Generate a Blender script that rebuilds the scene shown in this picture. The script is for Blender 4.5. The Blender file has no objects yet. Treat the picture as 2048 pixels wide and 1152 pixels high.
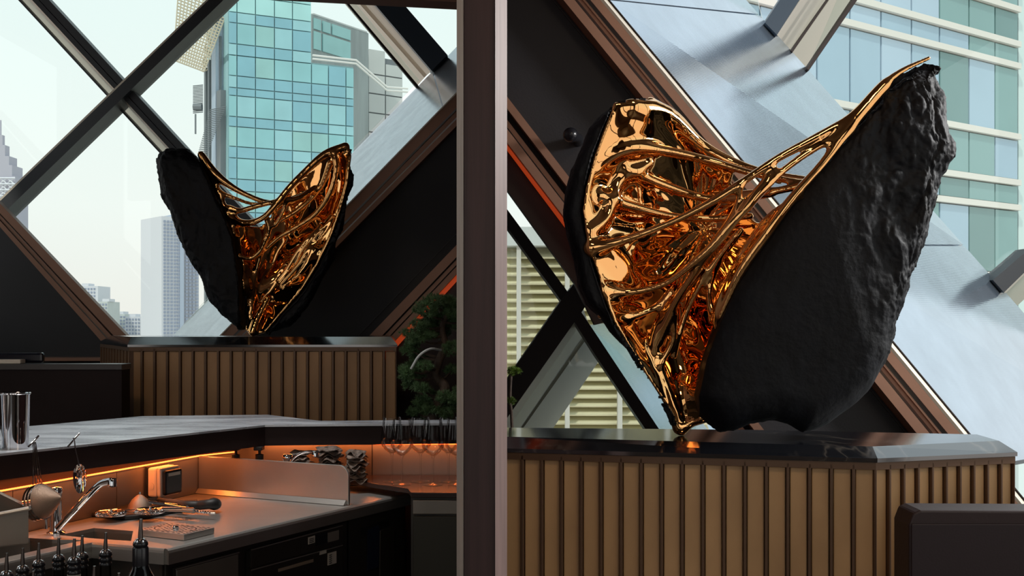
import bpy, bmesh, math, random
import numpy as np
from mathutils import Vector, Matrix
random.seed(7)
np.random.seed(7)
SC = bpy.context.scene
COL = SC.collection

# ------------------------------------------------------------------ camera
F = 2200.0            # focal length in pixels of the 2048 x 1152 frame
CZ = 1.6              # eye height
HY = 650.0            # horizon row
cam_data = bpy.data.cameras.new('camera')
cam = bpy.data.objects.new('camera', cam_data)
COL.objects.link(cam)
cam.location = (0, 0, CZ)
cam.rotation_euler = (math.pi / 2, 0, 0)
cam_data.sensor_width = 36.0
cam_data.lens = 36.0 * F / 2048.0
cam_data.shift_y = (HY - 576.0) / 2048.0
cam_data.clip_end = 3000
cam_data.clip_start = 0.05
SC.camera = cam

# ------------------------------------------------------------------ world: pale hazy sky
world = bpy.data.worlds.new('hazy_sky')
SC.world = world
world.use_nodes = True
nt = world.node_tree
nt.nodes.clear()
wo = nt.nodes.new('ShaderNodeOutputWorld')
bg = nt.nodes.new('ShaderNodeBackground')
tc = nt.nodes.new('ShaderNodeTexCoord')
sx = nt.nodes.new('ShaderNodeSeparateXYZ')
rp = nt.nodes.new('ShaderNodeValToRGB')
nt.links.new(tc.outputs['Generated'], sx.inputs[0])
nt.links.new(sx.outputs['Z'], rp.inputs[0])
nt.links.new(rp.outputs[0], bg.inputs[0])
nt.links.new(bg.outputs[0], wo.inputs[0])
e = rp.color_ramp.elements
e[0].position = 0.0; e[0].color = (0.80, 0.745, 0.70, 1)
e[1].position = 0.28; e[1].color = (0.76, 0.83, 0.82, 1)
el = e.new(0.1); el.color = (0.82, 0.82, 0.79, 1)
el = e.new(1.0); el.color = (0.60, 0.74, 0.84, 1)
bg.inputs[1].default_value = 1.3

# sun behind the viewer, high: only the town outside catches it
sd = bpy.data.lights.new('sun', 'SUN')
sd.energy = 1.6
sd.angle = math.radians(3)
sd.color = (1.0, 0.93, 0.82)
sun = bpy.data.objects.new('sun', sd)
COL.objects.link(sun)
sun.rotation_euler = (math.radians(48), 0, math.radians(-28))

# room lights; the warm overhead pair is added fill, out of view
def area(name, loc, rot, sx_, sy_, energy, color):
    l = bpy.data.lights.new(name, 'AREA')
    l.shape = 'RECTANGLE'; l.size = sx_; l.size_y = sy_
    l.energy = energy; l.color = color
    o = bpy.data.objects.new(name, l)
    COL.objects.link(o)
    o.location = loc; o.rotation_euler = rot
    return o
area('overhead_fill_bar', (-1.8, 1.6, 4.2), (0, 0, 0), 0.8, 0.8, 26, (1.0, 0.72, 0.5))
area('overhead_fill_lounge', (1.6, 0.6, 4.2), (0, 0, 0), 0.9, 0.9, 28, (1.0, 0.76, 0.54))
for sx_, sy_ in ((-1.55, 3.9), (-.75, 4.2)):
    l = bpy.data.lights.new('bench_downlight', 'SPOT'); l.energy = 190; l.spot_size = math.radians(48); l.spot_blend = .5
    l.shadow_soft_size = .12; l.color = (1.0, .96, .92)
    o = bpy.data.objects.new('bench_downlight', l); COL.objects.link(o); o.location = (sx_, sy_, 4.3)
area('side_fill_lounge', (3.78, 3.6, 3.2), (0, math.radians(58), 0), 0.5, 0.5, 150, (0.97, 0.95, 0.93))  # added side light for pedestal flank and rock relief, out of view

SC.view_settings.view_transform = 'Standard'
SC.view_settings.look = 'None'
SC.view_settings.exposure = 0.0
SC.view_settings.gamma = 1.0
SC.view_settings.use_curve_mapping = False

# ------------------------------------------------------------------ helpers
def P(px, py, Y):
    return Vector(((px - 1024.0) / F * Y, Y, CZ - (py - HY) / F * Y))
def PZ(px, py, z):
    Y = F * (CZ - z) / (py - HY)
    return Vector(((px - 1024.0) / F * Y, Y, z))

def lin(c):
    c = c / 255.0
    return c / 12.92 if c <= 0.04045 else ((c + 0.055) / 1.055) ** 2.4
def rgb(r, g, b):
    return (lin(r), lin(g), lin(b), 1)

MATS = {}
def mat(name, col, rough=0.5, metal=0.0, var=0.0, vscale=(5, 5, 5), bump=0.0, bscale=(30, 30, 30),
        bdist=0.01, detail=4, emit=None, estr=0.0, spec=0.5, col2=None, coat=0.0, rvar=0.0, wave=None):
    if name in MATS:
        return MATS[name]
    m = bpy.data.materials.new(name)
    m.use_nodes = True
    n = m.node_tree
    b = n.nodes['Principled BSDF']
    b.inputs['Base Color'].default_value = col
    b.inputs['Roughness'].default_value = rough
    b.inputs['Metallic'].default_value = metal
    b.inputs['Specular IOR Level'].default_value = spec
    if coat:
        b.inputs['Coat Weight'].default_value = coat
        b.inputs['Coat Roughness'].default_value = 0.08
    if emit:
        b.inputs['Emission Color'].default_value = emit
        b.inputs['Emission Strength'].default_value = estr
    t = n.nodes.new('ShaderNodeTexCoord')
    def noise(scale, det):
        mp = n.nodes.new('ShaderNodeMapping'); mp.inputs['Scale'].default_value = scale
        nz = n.nodes.new('ShaderNodeTexNoise'); nz.inputs['Scale'].default_value = 1.0
        nz.inputs['Detail'].default_value = det
        n.links.new(t.outputs['Object'], mp.inputs[0]); n.links.new(mp.outputs[0], nz.inputs[0])
        return nz
    if var > 0 or col2:
        nz = noise(vscale, 5)
        cr = n.nodes.new('ShaderNodeValToRGB')
        cr.color_ramp.elements[0].position = 0.32; cr.color_ramp.elements[1].position = 0.68
        if col2:
            cr.color_ramp.elements[0].color = col2; cr.color_ramp.elements[1].color = col
        else:
            cr.color_ramp.elements[0].color = tuple(c * (1 - var) for c in col[:3]) + (1,)
            cr.color_ramp.elements[1].color = tuple(min(1, c * (1 + var)) for c in col[:3]) + (1,)
        n.links.new(nz.outputs[0], cr.inputs[0]); n.links.new(cr.outputs[0], b.inputs['Base Color'])
        if rvar:
            mr = n.nodes.new('ShaderNodeMapRange')
            mr.inputs['From Min'].default_value = 0.3; mr.inputs['From Max'].default_value = 0.7
            mr.inputs['To Min'].default_value = rough - rvar; mr.inputs['To Max'].default_value = rough + rvar
            n.links.new(nz.outputs[0], mr.inputs[0]); n.links.new(mr.outputs[0], b.inputs['Roughness'])
    if bump > 0:
        nz = noise(bscale, detail)
        bp = n.nodes.new('ShaderNodeBump')
        bp.inputs['Strength'].default_value = bump; bp.inputs['Distance'].default_value = bdist
        src = nz.outputs[0]
        if wave:
            wv = n.nodes.new('ShaderNodeTexWave'); wv.bands_direction = wave[1]
            wv.inputs['Scale'].default_value = wave[0]
            n.links.new(t.outputs['Object'], wv.inputs[0])
            ad = n.nodes.new('ShaderNodeMath'); ad.operation = 'ADD'
            n.links.new(nz.outputs[0], ad.inputs[0]); n.links.new(wv.outputs['Fac'], ad.inputs[1])
            src = ad.outputs[0]
        n.links.new(src, bp.inputs['Height']); n.links.new(bp.outputs[0], b.inputs['Normal'])
    MATS[name] = m
    return m

def glass_mat(name, tint, refl=1.0, rough=0.0, ior=1.5):
    m = bpy.data.materials.new(name); m.use_nodes = True
    n = m.node_tree; n.nodes.clear()
    out = n.nodes.new('ShaderNodeOutputMaterial'); mix = n.nodes.new('ShaderNodeMixShader')
    tr = n.nodes.new('ShaderNodeBsdfTransparent'); gl = n.nodes.new('ShaderNodeBsdfGlossy')
    fr = n.nodes.new('ShaderNodeLayerWeight'); ml = n.nodes.new('ShaderNodeMath'); ml.operation = 'MULTIPLY'
    fr.inputs[0].default_value = 0.28 if ior < 1.6 else .4; ml.inputs[1].default_value = refl
    tr.inputs[0].default_value = tint; gl.inputs['Roughness'].default_value = rough
    n.links.new(fr.outputs[0], ml.inputs[0]); n.links.new(ml.outputs[0], mix.inputs[0])
    n.links.new(tr.outputs[0], mix.inputs[1]); n.links.new(gl.outputs[0], mix.inputs[2])
    n.links.new(mix.outputs[0], out.inputs[0])
    MATS[name] = m
    return m

def thing(name, label, cat, loc, group=None):
    o = bpy.data.objects.new(name, None)
    o.empty_display_size = 0.1
    COL.objects.link(o)
    o.location = loc
    o['label'] = label; o['category'] = cat
    if group: o['group'] = group
    return o
def setting(name, loc=(0, 0, 0)):
    o = bpy.data.objects.new(name, None)
    COL.objects.link(o); o.location = loc
    o['kind'] = 'structure'
    return o
def wloc(o):
    v = Vector(o.location)
    while o.parent:
        o = o.parent; v += o.location
    return v
def tag(o, label, cat, group=None, kind=None):
    o['label'] = label; o['category'] = cat
    if group: o['group'] = group
    if kind: o['kind'] = kind
    return o

class MB:
    """collects shapes in world coordinates, links them as one mesh object"""
    def __init__(s):
        s.v = []; s.f = []; s.smooth = []
    def add(s, vs, fs, smooth=False):
        o = len(s.v)
        s.v += [tuple(v) for v in vs]
        s.f += [tuple(i + o for i in f) for f in fs]
        s.smooth += [smooth] * len(fs)
        return s
    def hexa(s, a, b):
        """a, b: two quads (lists of 4 points)"""
        return s.add(list(a) + list(b), [(0, 1, 2, 3), (7, 6, 5, 4), (0, 4, 5, 1), (1, 5, 6, 2), (2, 6, 7, 3), (3, 7, 4, 0)])
    def box(s, x0, x1, y0, y1, z0, z1):
        return s.hexa([(x0, y0, z0), (x1, y0, z0), (x1, y0, z1), (x0, y0, z1)], [(x0, y1, z0), (x1, y1, z0), (x1, y1, z1), (x0, y1, z1)])
    def prism(s, pts, vec):
        n = len(pts); vec = Vector(vec)
        a = [Vector(p) for p in pts]; b = [p + vec for p in a]
        return s.add(a + b, [tuple(range(n)), tuple(range(2 * n - 1, n - 1, -1))] + [(i, i + n, (i + 1) % n + n, (i + 1) % n) for i in range(n)])
    def obox(s, c, ax, ay, az):
        """oriented box: centre bottom-less, half vectors"""
        c, ax, ay, az = map(Vector, (c, ax, ay, az))
        q = lambda k: [c - ax - ay + k * az, c + ax - ay + k * az, c + ax + ay + k * az, c - ax + ay + k * az]
        return s.hexa(q(-1), q(1))
    def tube(s, pts, radii, seg=12, caps=True, flat=1.0):
        pts = [Vector(p) for p in pts]
        if not hasattr(radii, '__len__'): radii = [radii] * len(pts)
        vs = []; n = len(pts)
        t0 = (pts[1] - pts[0]).normalized()
        ref = Vector((0, 0, 1)) if abs(t0.z) < 0.9 else Vector((1, 0, 0))
        u = t0.cross(ref).normalized()
        for i in range(n):
            t = (pts[min(i + 1, n - 1)] - pts[max(i - 1, 0)]).normalized()
            u = (u - t * u.dot(t)).normalized(); w = t.cross(u)
            for k in range(seg):
                a = 2 * math.pi * k / seg
                vs.append(pts[i] + u * math.cos(a) * radii[i] + w * math.sin(a) * radii[i] * flat)
        fs = []
        for i in range(n - 1):
            for k in range(seg):
                fs.append((i * seg + k, i * seg + (k + 1) % seg, (i + 1) * seg + (k + 1) % seg, (i + 1) * seg + k))
        s.add(vs, fs, True)
        if caps:
            s.add(vs[:seg], [tuple(range(seg))[::-1]]); s.add(vs[-seg:], [tuple(range(seg))])
        return s
    def lathe(s, prof, c, axis=(0, 0, 1), seg=32, closed=False):
        c = Vector(c); ax = Vector(axis).normalized()
        ref = Vector((1, 0, 0)) if abs(ax.x) < 0.9 else Vector((0, 1, 0))
        u = (ref - ax * ref.dot(ax)).normalized(); w = ax.cross(u)
        vs = []
        for (r, h) in prof:
            for k in range(seg):
                a = 2 * math.pi * k / seg
                vs.append(c + ax * h + (u * math.cos(a) + w * math.sin(a)) * r)
        n = len(prof); fs = []
        for i in range(n - 1 if not closed else n):
            j = (i + 1) % n
            for k in range(seg):
                fs.append((i * seg + k, i * seg + (k + 1) % seg, j * seg + (k + 1) % seg, j * seg + k))
        return s.add(vs, fs, True)
    def build(s, name, m, parent=None, bevel=0.0, label=None, kind=None, auto=True, bseg=2):
        me = bpy.data.meshes.new(name)
        off = wloc(parent) if parent else Vector((0, 0, 0))
        me.from_pydata([(v[0] - off.x, v[1] - off.y, v[2] - off.z) for v in s.v], [], s.f)
        me.polygons.foreach_set('use_smooth', s.smooth)
        bm = bmesh.new(); bm.from_mesh(me)
        bmesh.ops.remove_doubles(bm, verts=bm.verts, dist=1e-6)
        bmesh.ops.recalc_face_normals(bm, faces=bm.faces)
        bm.to_mesh(me); bm.free()
        if auto and any(s.smooth):
            me.set_sharp_from_angle(angle=math.radians(42))
        me.materials.append(m)
        o = bpy.data.objects.new(name, me)
        COL.objects.link(o)
        if parent: o.parent = parent
        if bevel:
            md = o.modifiers.new('bevel', 'BEVEL'); md.width = bevel; md.segments = bseg
            md.limit_method = 'ANGLE'; md.angle_limit = math.radians(40)
        if label: o['label'] = label
        if kind: o['kind'] = kind
        return o

def ppoly(pts, Y, thick):
    """flat piece: outline on the plane y=Y, real thickness going back"""
    return MB().prism([P(x, y, Y) for x, y in pts], (0, thick, 0))
def copy_tree(o, parent=None, offset=None):
    c = o.copy(); COL.objects.link(c)
    if parent: c.parent = parent
    if offset is not None: c.location = Vector(o.location) + Vector(offset)
    for ch in list(o.children): copy_tree(ch, c)
    return c

def catmull(pts, n=6):
    pts = [np.array(p, float) for p in pts]
    P_ = [2 * pts[0] - pts[1]] + pts + [2 * pts[-1] - pts[-2]]
    out = []
    for i in range(1, len(P_) - 2):
        a, b, c, d = P_[i - 1:i + 3]
        for k in range(n):
            t = k / n
            out.append(0.5 * ((2 * b) + (-a + c) * t + (2 * a - 5 * b + 4 * c - d) * t * t + (-a + 3 * b - 3 * c + d) * t ** 3))
    out.append(P_[-2])
    return out

# ------------------------------------------------------------------ numpy noise
_rng = np.random.RandomState(11)
_perm = _rng.permutation(256); _perm = np.concatenate([_perm, _perm, _perm])
_g = _rng.normal(size=(256, 3)); _g /= np.linalg.norm(_g, axis=1)[:, None]
def pnoise(x, y, z):
    xi = np.floor(x).astype(int); yi = np.floor(y).astype(int); zi = np.floor(z).astype(int)
    xf = x - xi; yf = y - yi; zf = z - zi
    u = xf ** 3 * (xf * (xf * 6 - 15) + 10); v = yf ** 3 * (yf * (yf * 6 - 15) + 10); w = zf ** 3 * (zf * (zf * 6 - 15) + 10)
    xi &= 255; yi &= 255; zi &= 255
    def g(a, b, c):
        h = _perm[_perm[_perm[(xi + a) & 255] + ((yi + b) & 255)] + ((zi + c) & 255)]
        gg = _g[h]
        return gg[..., 0] * (xf - a) + gg[..., 1] * (yf - b) + gg[..., 2] * (zf - c)
    x00 = g(0, 0, 0) * (1 - u) + g(1, 0, 0) * u; x10 = g(0, 1, 0) * (1 - u) + g(1, 1, 0) * u
    x01 = g(0, 0, 1) * (1 - u) + g(1, 0, 1) * u; x11 = g(0, 1, 1) * (1 - u) + g(1, 1, 1) * u
    return (x00 * (1 - v) + x10 * v) * (1 - w) + (x01 * (1 - v) + x11 * v) * w
def fbm(p, scale, octv=4, ridged=False, gain=0.5):
    s = 0; a = 1.0; t = 0
    for o in range(octv):
        n_ = pnoise(p[:, 0] * scale + 17 * o, p[:, 1] * scale + 5 * o, p[:, 2] * scale - 9 * o)
        if ridged: n_ = 1 - 2.2 * np.abs(n_)
        s = s + a * n_; t += a; a *= gain; scale *= 2.05
    return s / t

# ------------------------------------------------------------------ implicit surfaces
def poly_sdf(X, Z, poly):
    """signed distance of 2-D points to a polygon, negative inside"""
    d = np.full(X.shape, 1e9, np.float32); inside = np.zeros(X.shape, bool)
    n = len(poly)
    for i in range(n):
        ax, az = poly[i]; bx, bz = poly[(i + 1) % n]
        ex, ez = bx - ax, bz - az
        t = np.clip(((X - ax) * ex + (Z - az) * ez) / (ex * ex + ez * ez + 1e-12), 0, 1)
        d = np.minimum(d, (X - ax - t * ex) ** 2 + (Z - az - t * ez) ** 2)
        if abs(ez) > 1e-9:
            c = ((az > Z) != (bz > Z)) & (X < ex * (Z - az) / ez + ax)
            inside ^= c
    d = np.sqrt(d)
    return np.where(inside, -d, d).astype(np.float32)
def line_dist(X, Z, pts):
    d = np.full(X.shape, 1e9, np.float32)
    for i in range(len(pts) - 1):
        ax, az = pts[i]; bx, bz = pts[i + 1]; ex, ez = bx - ax, bz - az
        t = np.clip(((X - ax) * ex + (Z - az) * ez) / (ex * ex + ez * ez + 1e-12), 0, 1)
        d = np.minimum(d, (X - ax - t * ex) ** 2 + (Z - az - t * ez) ** 2)
    return np.sqrt(d)
def rbf(pts, vals):
    """thin plate interpolation"""
    pts = np.array(pts, float); vals = np.array(vals, float); n = len(pts)
    r = np.linalg.norm(pts[:, None] - pts[None], axis=2)
    K = r * r * np.log(r + 1e-9)
    A = np.zeros((n + 3, n + 3)); A[:n, :n] = K + np.eye(n) * 1e-4 * K.std(); A[:n, n] = 1; A[:n, n + 1:] = pts
    A[n, :n] = 1; A[n + 1:, :n] = pts.T
    c = np.linalg.solve(A, np.concatenate([vals, np.zeros(3)]))
    def f(x, y):
        x = np.asarray(x, float); y = np.asarray(y, float)
        s = c[n] + c[n + 1] * x + c[n + 2] * y
        for i in range(n):
            r_ = np.hypot(x - pts[i, 0], y - pts[i, 1])
            s = s + c[i] * r_ * r_ * np.log(r_ + 1e-9)
        return s
    return f
def smin(a, b, k):
    h = np.clip(0.5 + 0.5 * (b - a) / k, 0, 1)
    return b * (1 - h) + a * h - k * h * (1 - h)

def surface_nets(Fv, origin, cell):
    nx, ny, nz = Fv.shape
    s = Fv < 0
    c = s[:-1, :-1, :-1].astype(np.int8)
    cnt = c.copy()
    for d in [(1,0,0),(0,1,0),(0,0,1),(1,1,0),(1,0,1),(0,1,1),(1,1,1)]:
        cnt += s[d[0]:nx-1+d[0], d[1]:ny-1+d[1], d[2]:nz-1+d[2]]
    act = (cnt > 0) & (cnt < 8)
    I, J, K = np.nonzero(act)
    idx = np.full(act.shape, -1, np.int32); idx[I, J, K] = np.arange(len(I))
    cor = [(a, b, c_) for a in (0, 1) for b in (0, 1) for c_ in (0, 1)]
    val = {q: Fv[I + q[0], J + q[1], K + q[2]].astype(np.float64) for q in cor}
    acc = np.zeros((len(I), 3)); num = np.zeros(len(I))
    for q in cor:
        for ax in range(3):
            if q[ax] == 0:
                r = list(q); r[ax] = 1; r = tuple(r)
                a, b = val[q], val[r]
                m = (a < 0) != (b < 0)
                t = np.where(m, a / np.where(m, a - b, 1), 0)
                p = np.array(q, float)[None].repeat(len(I), 0); p[:, ax] += t
                acc[m] += p[m]; num[m] += 1
    V = (np.stack([I, J, K], 1) + acc / num[:, None]) * cell + np.array(origin)
    quads = []
    for ax in range(3):
        o1, o2 = [k for k in range(3) if k != ax]
        sl0 = [slice(None)] * 3; sl1 = [slice(None)] * 3
        sl0[ax] = slice(0, -1); sl1[ax] = slice(1, None)
        e_ = s[tuple(sl0)] != s[tuple(sl1)]
        E = np.stack(np.nonzero(e_), 1)
        ok = (E[:, o1] > 0) & (E[:, o2] > 0) & (E[:, o1] < Fv.shape[o1] - 1) & (E[:, o2] < Fv.shape[o2] - 1)
        E = E[ok]
        def cellidx(d1, d2):
            Q = E.copy(); Q[:, o1] -= d1; Q[:, o2] -= d2
            return idx[Q[:, 0], Q[:, 1], Q[:, 2]]
        q = np.stack([cellidx(0, 0), cellidx(1, 0), cellidx(1, 1), cellidx(0, 1)], 1)
        flip = s[E[:, 0], E[:, 1], E[:, 2]]
        if ax == 1: flip = ~flip
        q[flip] = q[flip][:, ::-1]
        quads.append(q)
    Q = np.concatenate(quads); Q = Q[(Q >= 0).all(1)]
    return V, Q
def smooth_verts(V, Q, it=2, lam=0.5):
    E = np.concatenate([Q[:, [0, 1]], Q[:, [1, 2]], Q[:, [2, 3]], Q[:, [3, 0]]])
    n = len(V)
    for k in range(it):
        for l in (lam, -lam * 1.03):
            deg = np.bincount(E[:, 0], minlength=n) + np.bincount(E[:, 1], minlength=n)
            acc = np.stack([np.bincount(E[:, 0], V[E[:, 1], a], minlength=n) + np.bincount(E[:, 1], V[E[:, 0], a], minlength=n) for a in range(3)], 1)
            V = V + l * (acc / np.maximum(deg, 1)[:, None] - V)
    return V
def vnormals(V, Q):
    n_ = np.cross(V[Q[:, 2]] - V[Q[:, 0]], V[Q[:, 3]] - V[Q[:, 1]])
    N = np.stack([sum(np.bincount(Q[:, k], n_[:, a], minlength=len(V)) for k in range(4)) for a in range(3)], 1)
    return N / (np.linalg.norm(N, axis=1)[:, None] + 1e-12)
def np_mesh(name, V, Q, m, parent):
    off = np.array(wloc(parent))
    me = bpy.data.meshes.new(name)
    V = (V - off).astype(np.float32)
    me.vertices.add(len(V)); me.vertices.foreach_set('co', V.ravel())
    me.loops.add(Q.size); me.loops.foreach_set('vertex_index', Q.ravel().astype(np.int32))
    me.polygons.add(len(Q)); me.polygons.foreach_set('loop_start', np.arange(0, Q.size, Q.shape[1], dtype=np.int32))
    me.polygons.foreach_set('use_smooth', np.ones(len(Q), bool))
    me.update(calc_edges=True); me.validate()
    me.materials.append(m)
    o = bpy.data.objects.new(name, me); COL.objects.link(o); o.parent = parent
    return o
# ------------------------------------------------------------------ materials
M_panel = mat('black_panel', rgb(30, 29, 33), 0.55, bump=0.25, bscale=(120, 120, 120), bdist=0.002, var=0.12, vscale=(3, 3, 3))
M_panel2 = mat('burgundy_panel', rgb(46, 30, 31), 0.5, bump=0.2, bscale=(90, 90, 90), bdist=0.002, var=0.12)
M_bronze = mat('bronze_trim', rgb(150, 112, 92), 0.42, 0.35, bump=0.1, bscale=(80, 80, 80), bdist=0.002, var=0.08)
M_groove = mat('groove_dark', rgb(44, 32, 28), 0.6)
M_cream = mat('cream_edge', rgb(226, 216, 198), 0.35)
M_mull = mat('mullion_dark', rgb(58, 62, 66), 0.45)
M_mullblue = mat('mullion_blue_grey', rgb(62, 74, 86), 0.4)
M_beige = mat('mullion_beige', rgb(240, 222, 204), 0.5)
M_slab = mat('sill_slab', rgb(206, 212, 222), 0.26, 0.75, bump=0.1, bscale=(3, 30, 3), bdist=0.006, var=0.1, vscale=(1.2, 9, 9), spec=0.8, wave=(26, 'Y'))
M_slab2 = mat('sill_slab_smooth', rgb(176, 190, 206), 0.14, 0.8, bump=0.03, bscale=(12, 12, 12), bdist=0.006, var=0.08, vscale=(4, 4, 4), spec=0.8, wave=(30, 'Z'))
M_floor = mat('floor_stone', rgb(64, 54, 46), 0.35, var=0.2)
M_ceil = mat('ceiling_paint', rgb(64, 50, 42), 0.6)
M_wall = mat('wall_plaster', rgb(86, 66, 52), 0.7, bump=0.1, bdist=0.003)
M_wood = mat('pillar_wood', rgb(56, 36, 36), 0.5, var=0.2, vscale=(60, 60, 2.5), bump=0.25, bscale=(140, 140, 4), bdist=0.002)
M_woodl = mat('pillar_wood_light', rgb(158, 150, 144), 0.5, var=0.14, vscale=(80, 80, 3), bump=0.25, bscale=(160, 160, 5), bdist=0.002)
M_window = glass_mat('window_glass', (0.93, 0.97, 0.96, 1), 0.9)
M_led = mat('led_red', rgb(190, 55, 28), 0.4, emit=(1.0, 0.11, 0.02, 1), estr=0.26)
M_ledo = mat('led_orange', rgb(255, 130, 50), 0.4, emit=(1.0, 0.2, 0.04, 1), estr=3.5)

# ------------------------------------------------------------------ shell
MB().box(-4.6, 4.4, -4.2, 9.0, -0.1, 0.0).build('floor', M_floor)['kind'] = 'structure'
MB().box(-4.6, -.045, -4.2, 8.75, 4.45, 4.6).box(-.045, 4.4, -4.2, 5.3, 4.45, 4.6).build('ceiling', M_ceil)['kind'] = 'structure'
# left and right walls with tall window openings
MB().box(-4.6, -4.45, -4.2, -2.0, 0.0, 4.45).box(-4.6, -4.45, -2.0, .6, 0, .9).box(-4.6, -4.45, -2.0, .6, 3.9, 4.45).box(-4.6, -4.45, .6, 3.0, 0, 4.45).box(-4.6, -4.45, 3.0, 4.4, 0, 1.4).box(-4.6, -4.45, 3.0, 4.4, 4.2, 4.45).box(-4.6, -4.45, 4.4, 5.9, 0, 4.45).box(-4.6, -4.45, 5.9, 8.2, 0, 1.7).box(-4.6, -4.45, 5.9, 8.2, 4.2, 4.45).box(-4.6, -4.45, 8.2, 8.75, 0, 4.45).build('wall_left', M_wall)['kind'] = 'structure'
b = MB().box(4.25, 4.4, -4.2, -2.6, 0.0, 4.45).box(4.25, 4.4, -2.6, 4.4, 0, .55).box(4.25, 4.4, -2.6, 4.4, 4.2, 4.45).box(4.25, 4.4, 4.4, 4.6, 0, 4.45).box(4.25, 4.4, 4.6, 7.4, 0, .55).box(4.25, 4.4, 4.6, 7.4, 4.3, 4.45)
for y in (-.9, .9, 2.7): b.box(4.27, 4.38, y, y + .08, .55, 4.2)
b.build('wall_right', M_wall)['kind'] = 'structure'
b = MB()
for x0, x1 in ((-4.45, -3.6), (-1.9, -1.2), (0.4, 0.9), (3.0, 4.25)):
    b.box(x0, x1, -4.2, -4.05, 0, 4.45)
for x0, x1 in ((-3.6, -1.9), (-1.2, 0.4), (0.9, 3.0)):
    b.box(x0, x1, -4.2, -4.05, 0, 0.8); b.box(x0, x1, -4.2, -4.05, 3.7, 4.45)
b.build('wall_rear', M_wall)['kind'] = 'structure'
# partition behind the pillar, dividing bar and lounge
MB().box(-0.105, -0.045, 2.62, 8.7, 0, 4.45).build('wall_partition', M_wood)['kind'] = 'structure'
# pillar
pil = setting('trim_1', (-0.12, 2.45, 0))
Yp = 2.4
x = lambda px, Y: (px - 1024) / F * Y
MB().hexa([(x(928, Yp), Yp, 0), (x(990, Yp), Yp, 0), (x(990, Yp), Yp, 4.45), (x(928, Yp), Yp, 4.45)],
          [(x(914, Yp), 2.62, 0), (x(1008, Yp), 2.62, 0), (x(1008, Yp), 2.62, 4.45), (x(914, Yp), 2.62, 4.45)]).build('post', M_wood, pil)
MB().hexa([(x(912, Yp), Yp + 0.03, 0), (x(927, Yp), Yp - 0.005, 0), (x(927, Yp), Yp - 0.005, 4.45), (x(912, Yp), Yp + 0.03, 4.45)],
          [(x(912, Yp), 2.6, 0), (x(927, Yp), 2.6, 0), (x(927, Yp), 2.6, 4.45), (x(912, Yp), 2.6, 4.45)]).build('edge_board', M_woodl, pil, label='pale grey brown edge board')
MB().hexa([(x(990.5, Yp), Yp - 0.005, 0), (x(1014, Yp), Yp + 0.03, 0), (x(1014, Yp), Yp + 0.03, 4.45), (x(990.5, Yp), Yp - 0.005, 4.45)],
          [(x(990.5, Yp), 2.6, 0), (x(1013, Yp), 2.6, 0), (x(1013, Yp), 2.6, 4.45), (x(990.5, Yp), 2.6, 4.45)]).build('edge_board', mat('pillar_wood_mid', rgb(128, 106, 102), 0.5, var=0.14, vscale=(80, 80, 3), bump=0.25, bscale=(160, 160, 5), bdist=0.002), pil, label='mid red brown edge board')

# ------------------------------------------------------------------ diagonal facade, bar side
def lerp2(a, b, t): return (a[0] + (b[0] - a[0]) * t, a[1] + (b[1] - a[1]) * t)
def moulding(root, la, lb, Y, prof, dep=.16):
    """strips between the two edge lines la, lb; prof = (t0, t1, depth offset, material)"""
    for t0, t1, dy, m in prof:
        q = [lerp2(la[0], lb[0], t0), lerp2(la[1], lb[1], t0), lerp2(la[1], lb[1], t1), lerp2(la[0], lb[0], t1)]
        dy *= dep / .16
        ppoly(q, Y + dy, dep - dy).build('moulding', m, root)
def ext(p, q, ty):
    """point on the line p-q at row ty"""
    t = (ty - p[1]) / (q[1] - p[1]); return (p[0] + (q[0] - p[0]) * t, ty)
def extx(p, q, tx):
    t = (tx - p[0]) / (q[0] - p[0]); return (tx, p[1] + (q[1] - p[1]) * t)
PROF = [(0, .05, 0.0, M_cream), (.05, .46, 0.01, M_bronze), (.46, .56, .09, M_groove), (.56, .74, 0.03, M_bronze), (.74, .8, .09, M_groove), (.8, 1, 0.0, M_bronze)]
PROFD = [(0, .42, 0.0, M_bronze), (.42, .5, .09, M_groove), (.5, .68, 0.03, M_bronze), (.68, .74, .09, M_groove), (.74, 1, 0.0, M_bronze)]

D_in = ((438, 672), (912, 185)); D_out = ((345, 672), (912, 95))
w1 = setting('window_1', (-2, 8.5, 0))
YI, YO = 7.4, 8.5
# long glossy sill slab rising to the right, in three lengths with thin joints
def slab(root, name, li, lo, Yi, Yo, ts, m, thick=0.06):
    for t0, t1, u0, u1 in ts:
        a, b_ = P(*lerp2(li[0], li[1], t0), Yi), P(*lerp2(li[0], li[1], t1), Yi)
        c, d = P(*lerp2(lo[0], lo[1], u1), Yo), P(*lerp2(lo[0], lo[1], u0), Yo)
        n = (b_ - a).cross(d - a).normalized()
        if n.y > 0: n = -n
        n = n * -thick
        MB().hexa([a, b_, c, d], [a + n, b_ + n, c + n, d + n]).build(name, m, root)
din = (ext(*D_in, 760), extx(*D_in, 1030)); dout = (ext(*D_out, 760), extx(*D_out, 1030))
slab(w1, 'sill', din, dout, YI, YO, ((0, .30, 0, .30), (.303, .785, .303, .785), (.788, 1, .788, 1)), M_slab)
# moulding under the sill
tr2 = setting('trim_2', (-1, 7.4, 2))
E_low = ((497, 672), (912, 253))
moulding(tr2, (ext(*D_in, 760), extx(*D_in, 1000)), (ext(*E_low, 760), extx(*E_low, 1000)), YI - 0.04, PROF)
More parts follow.
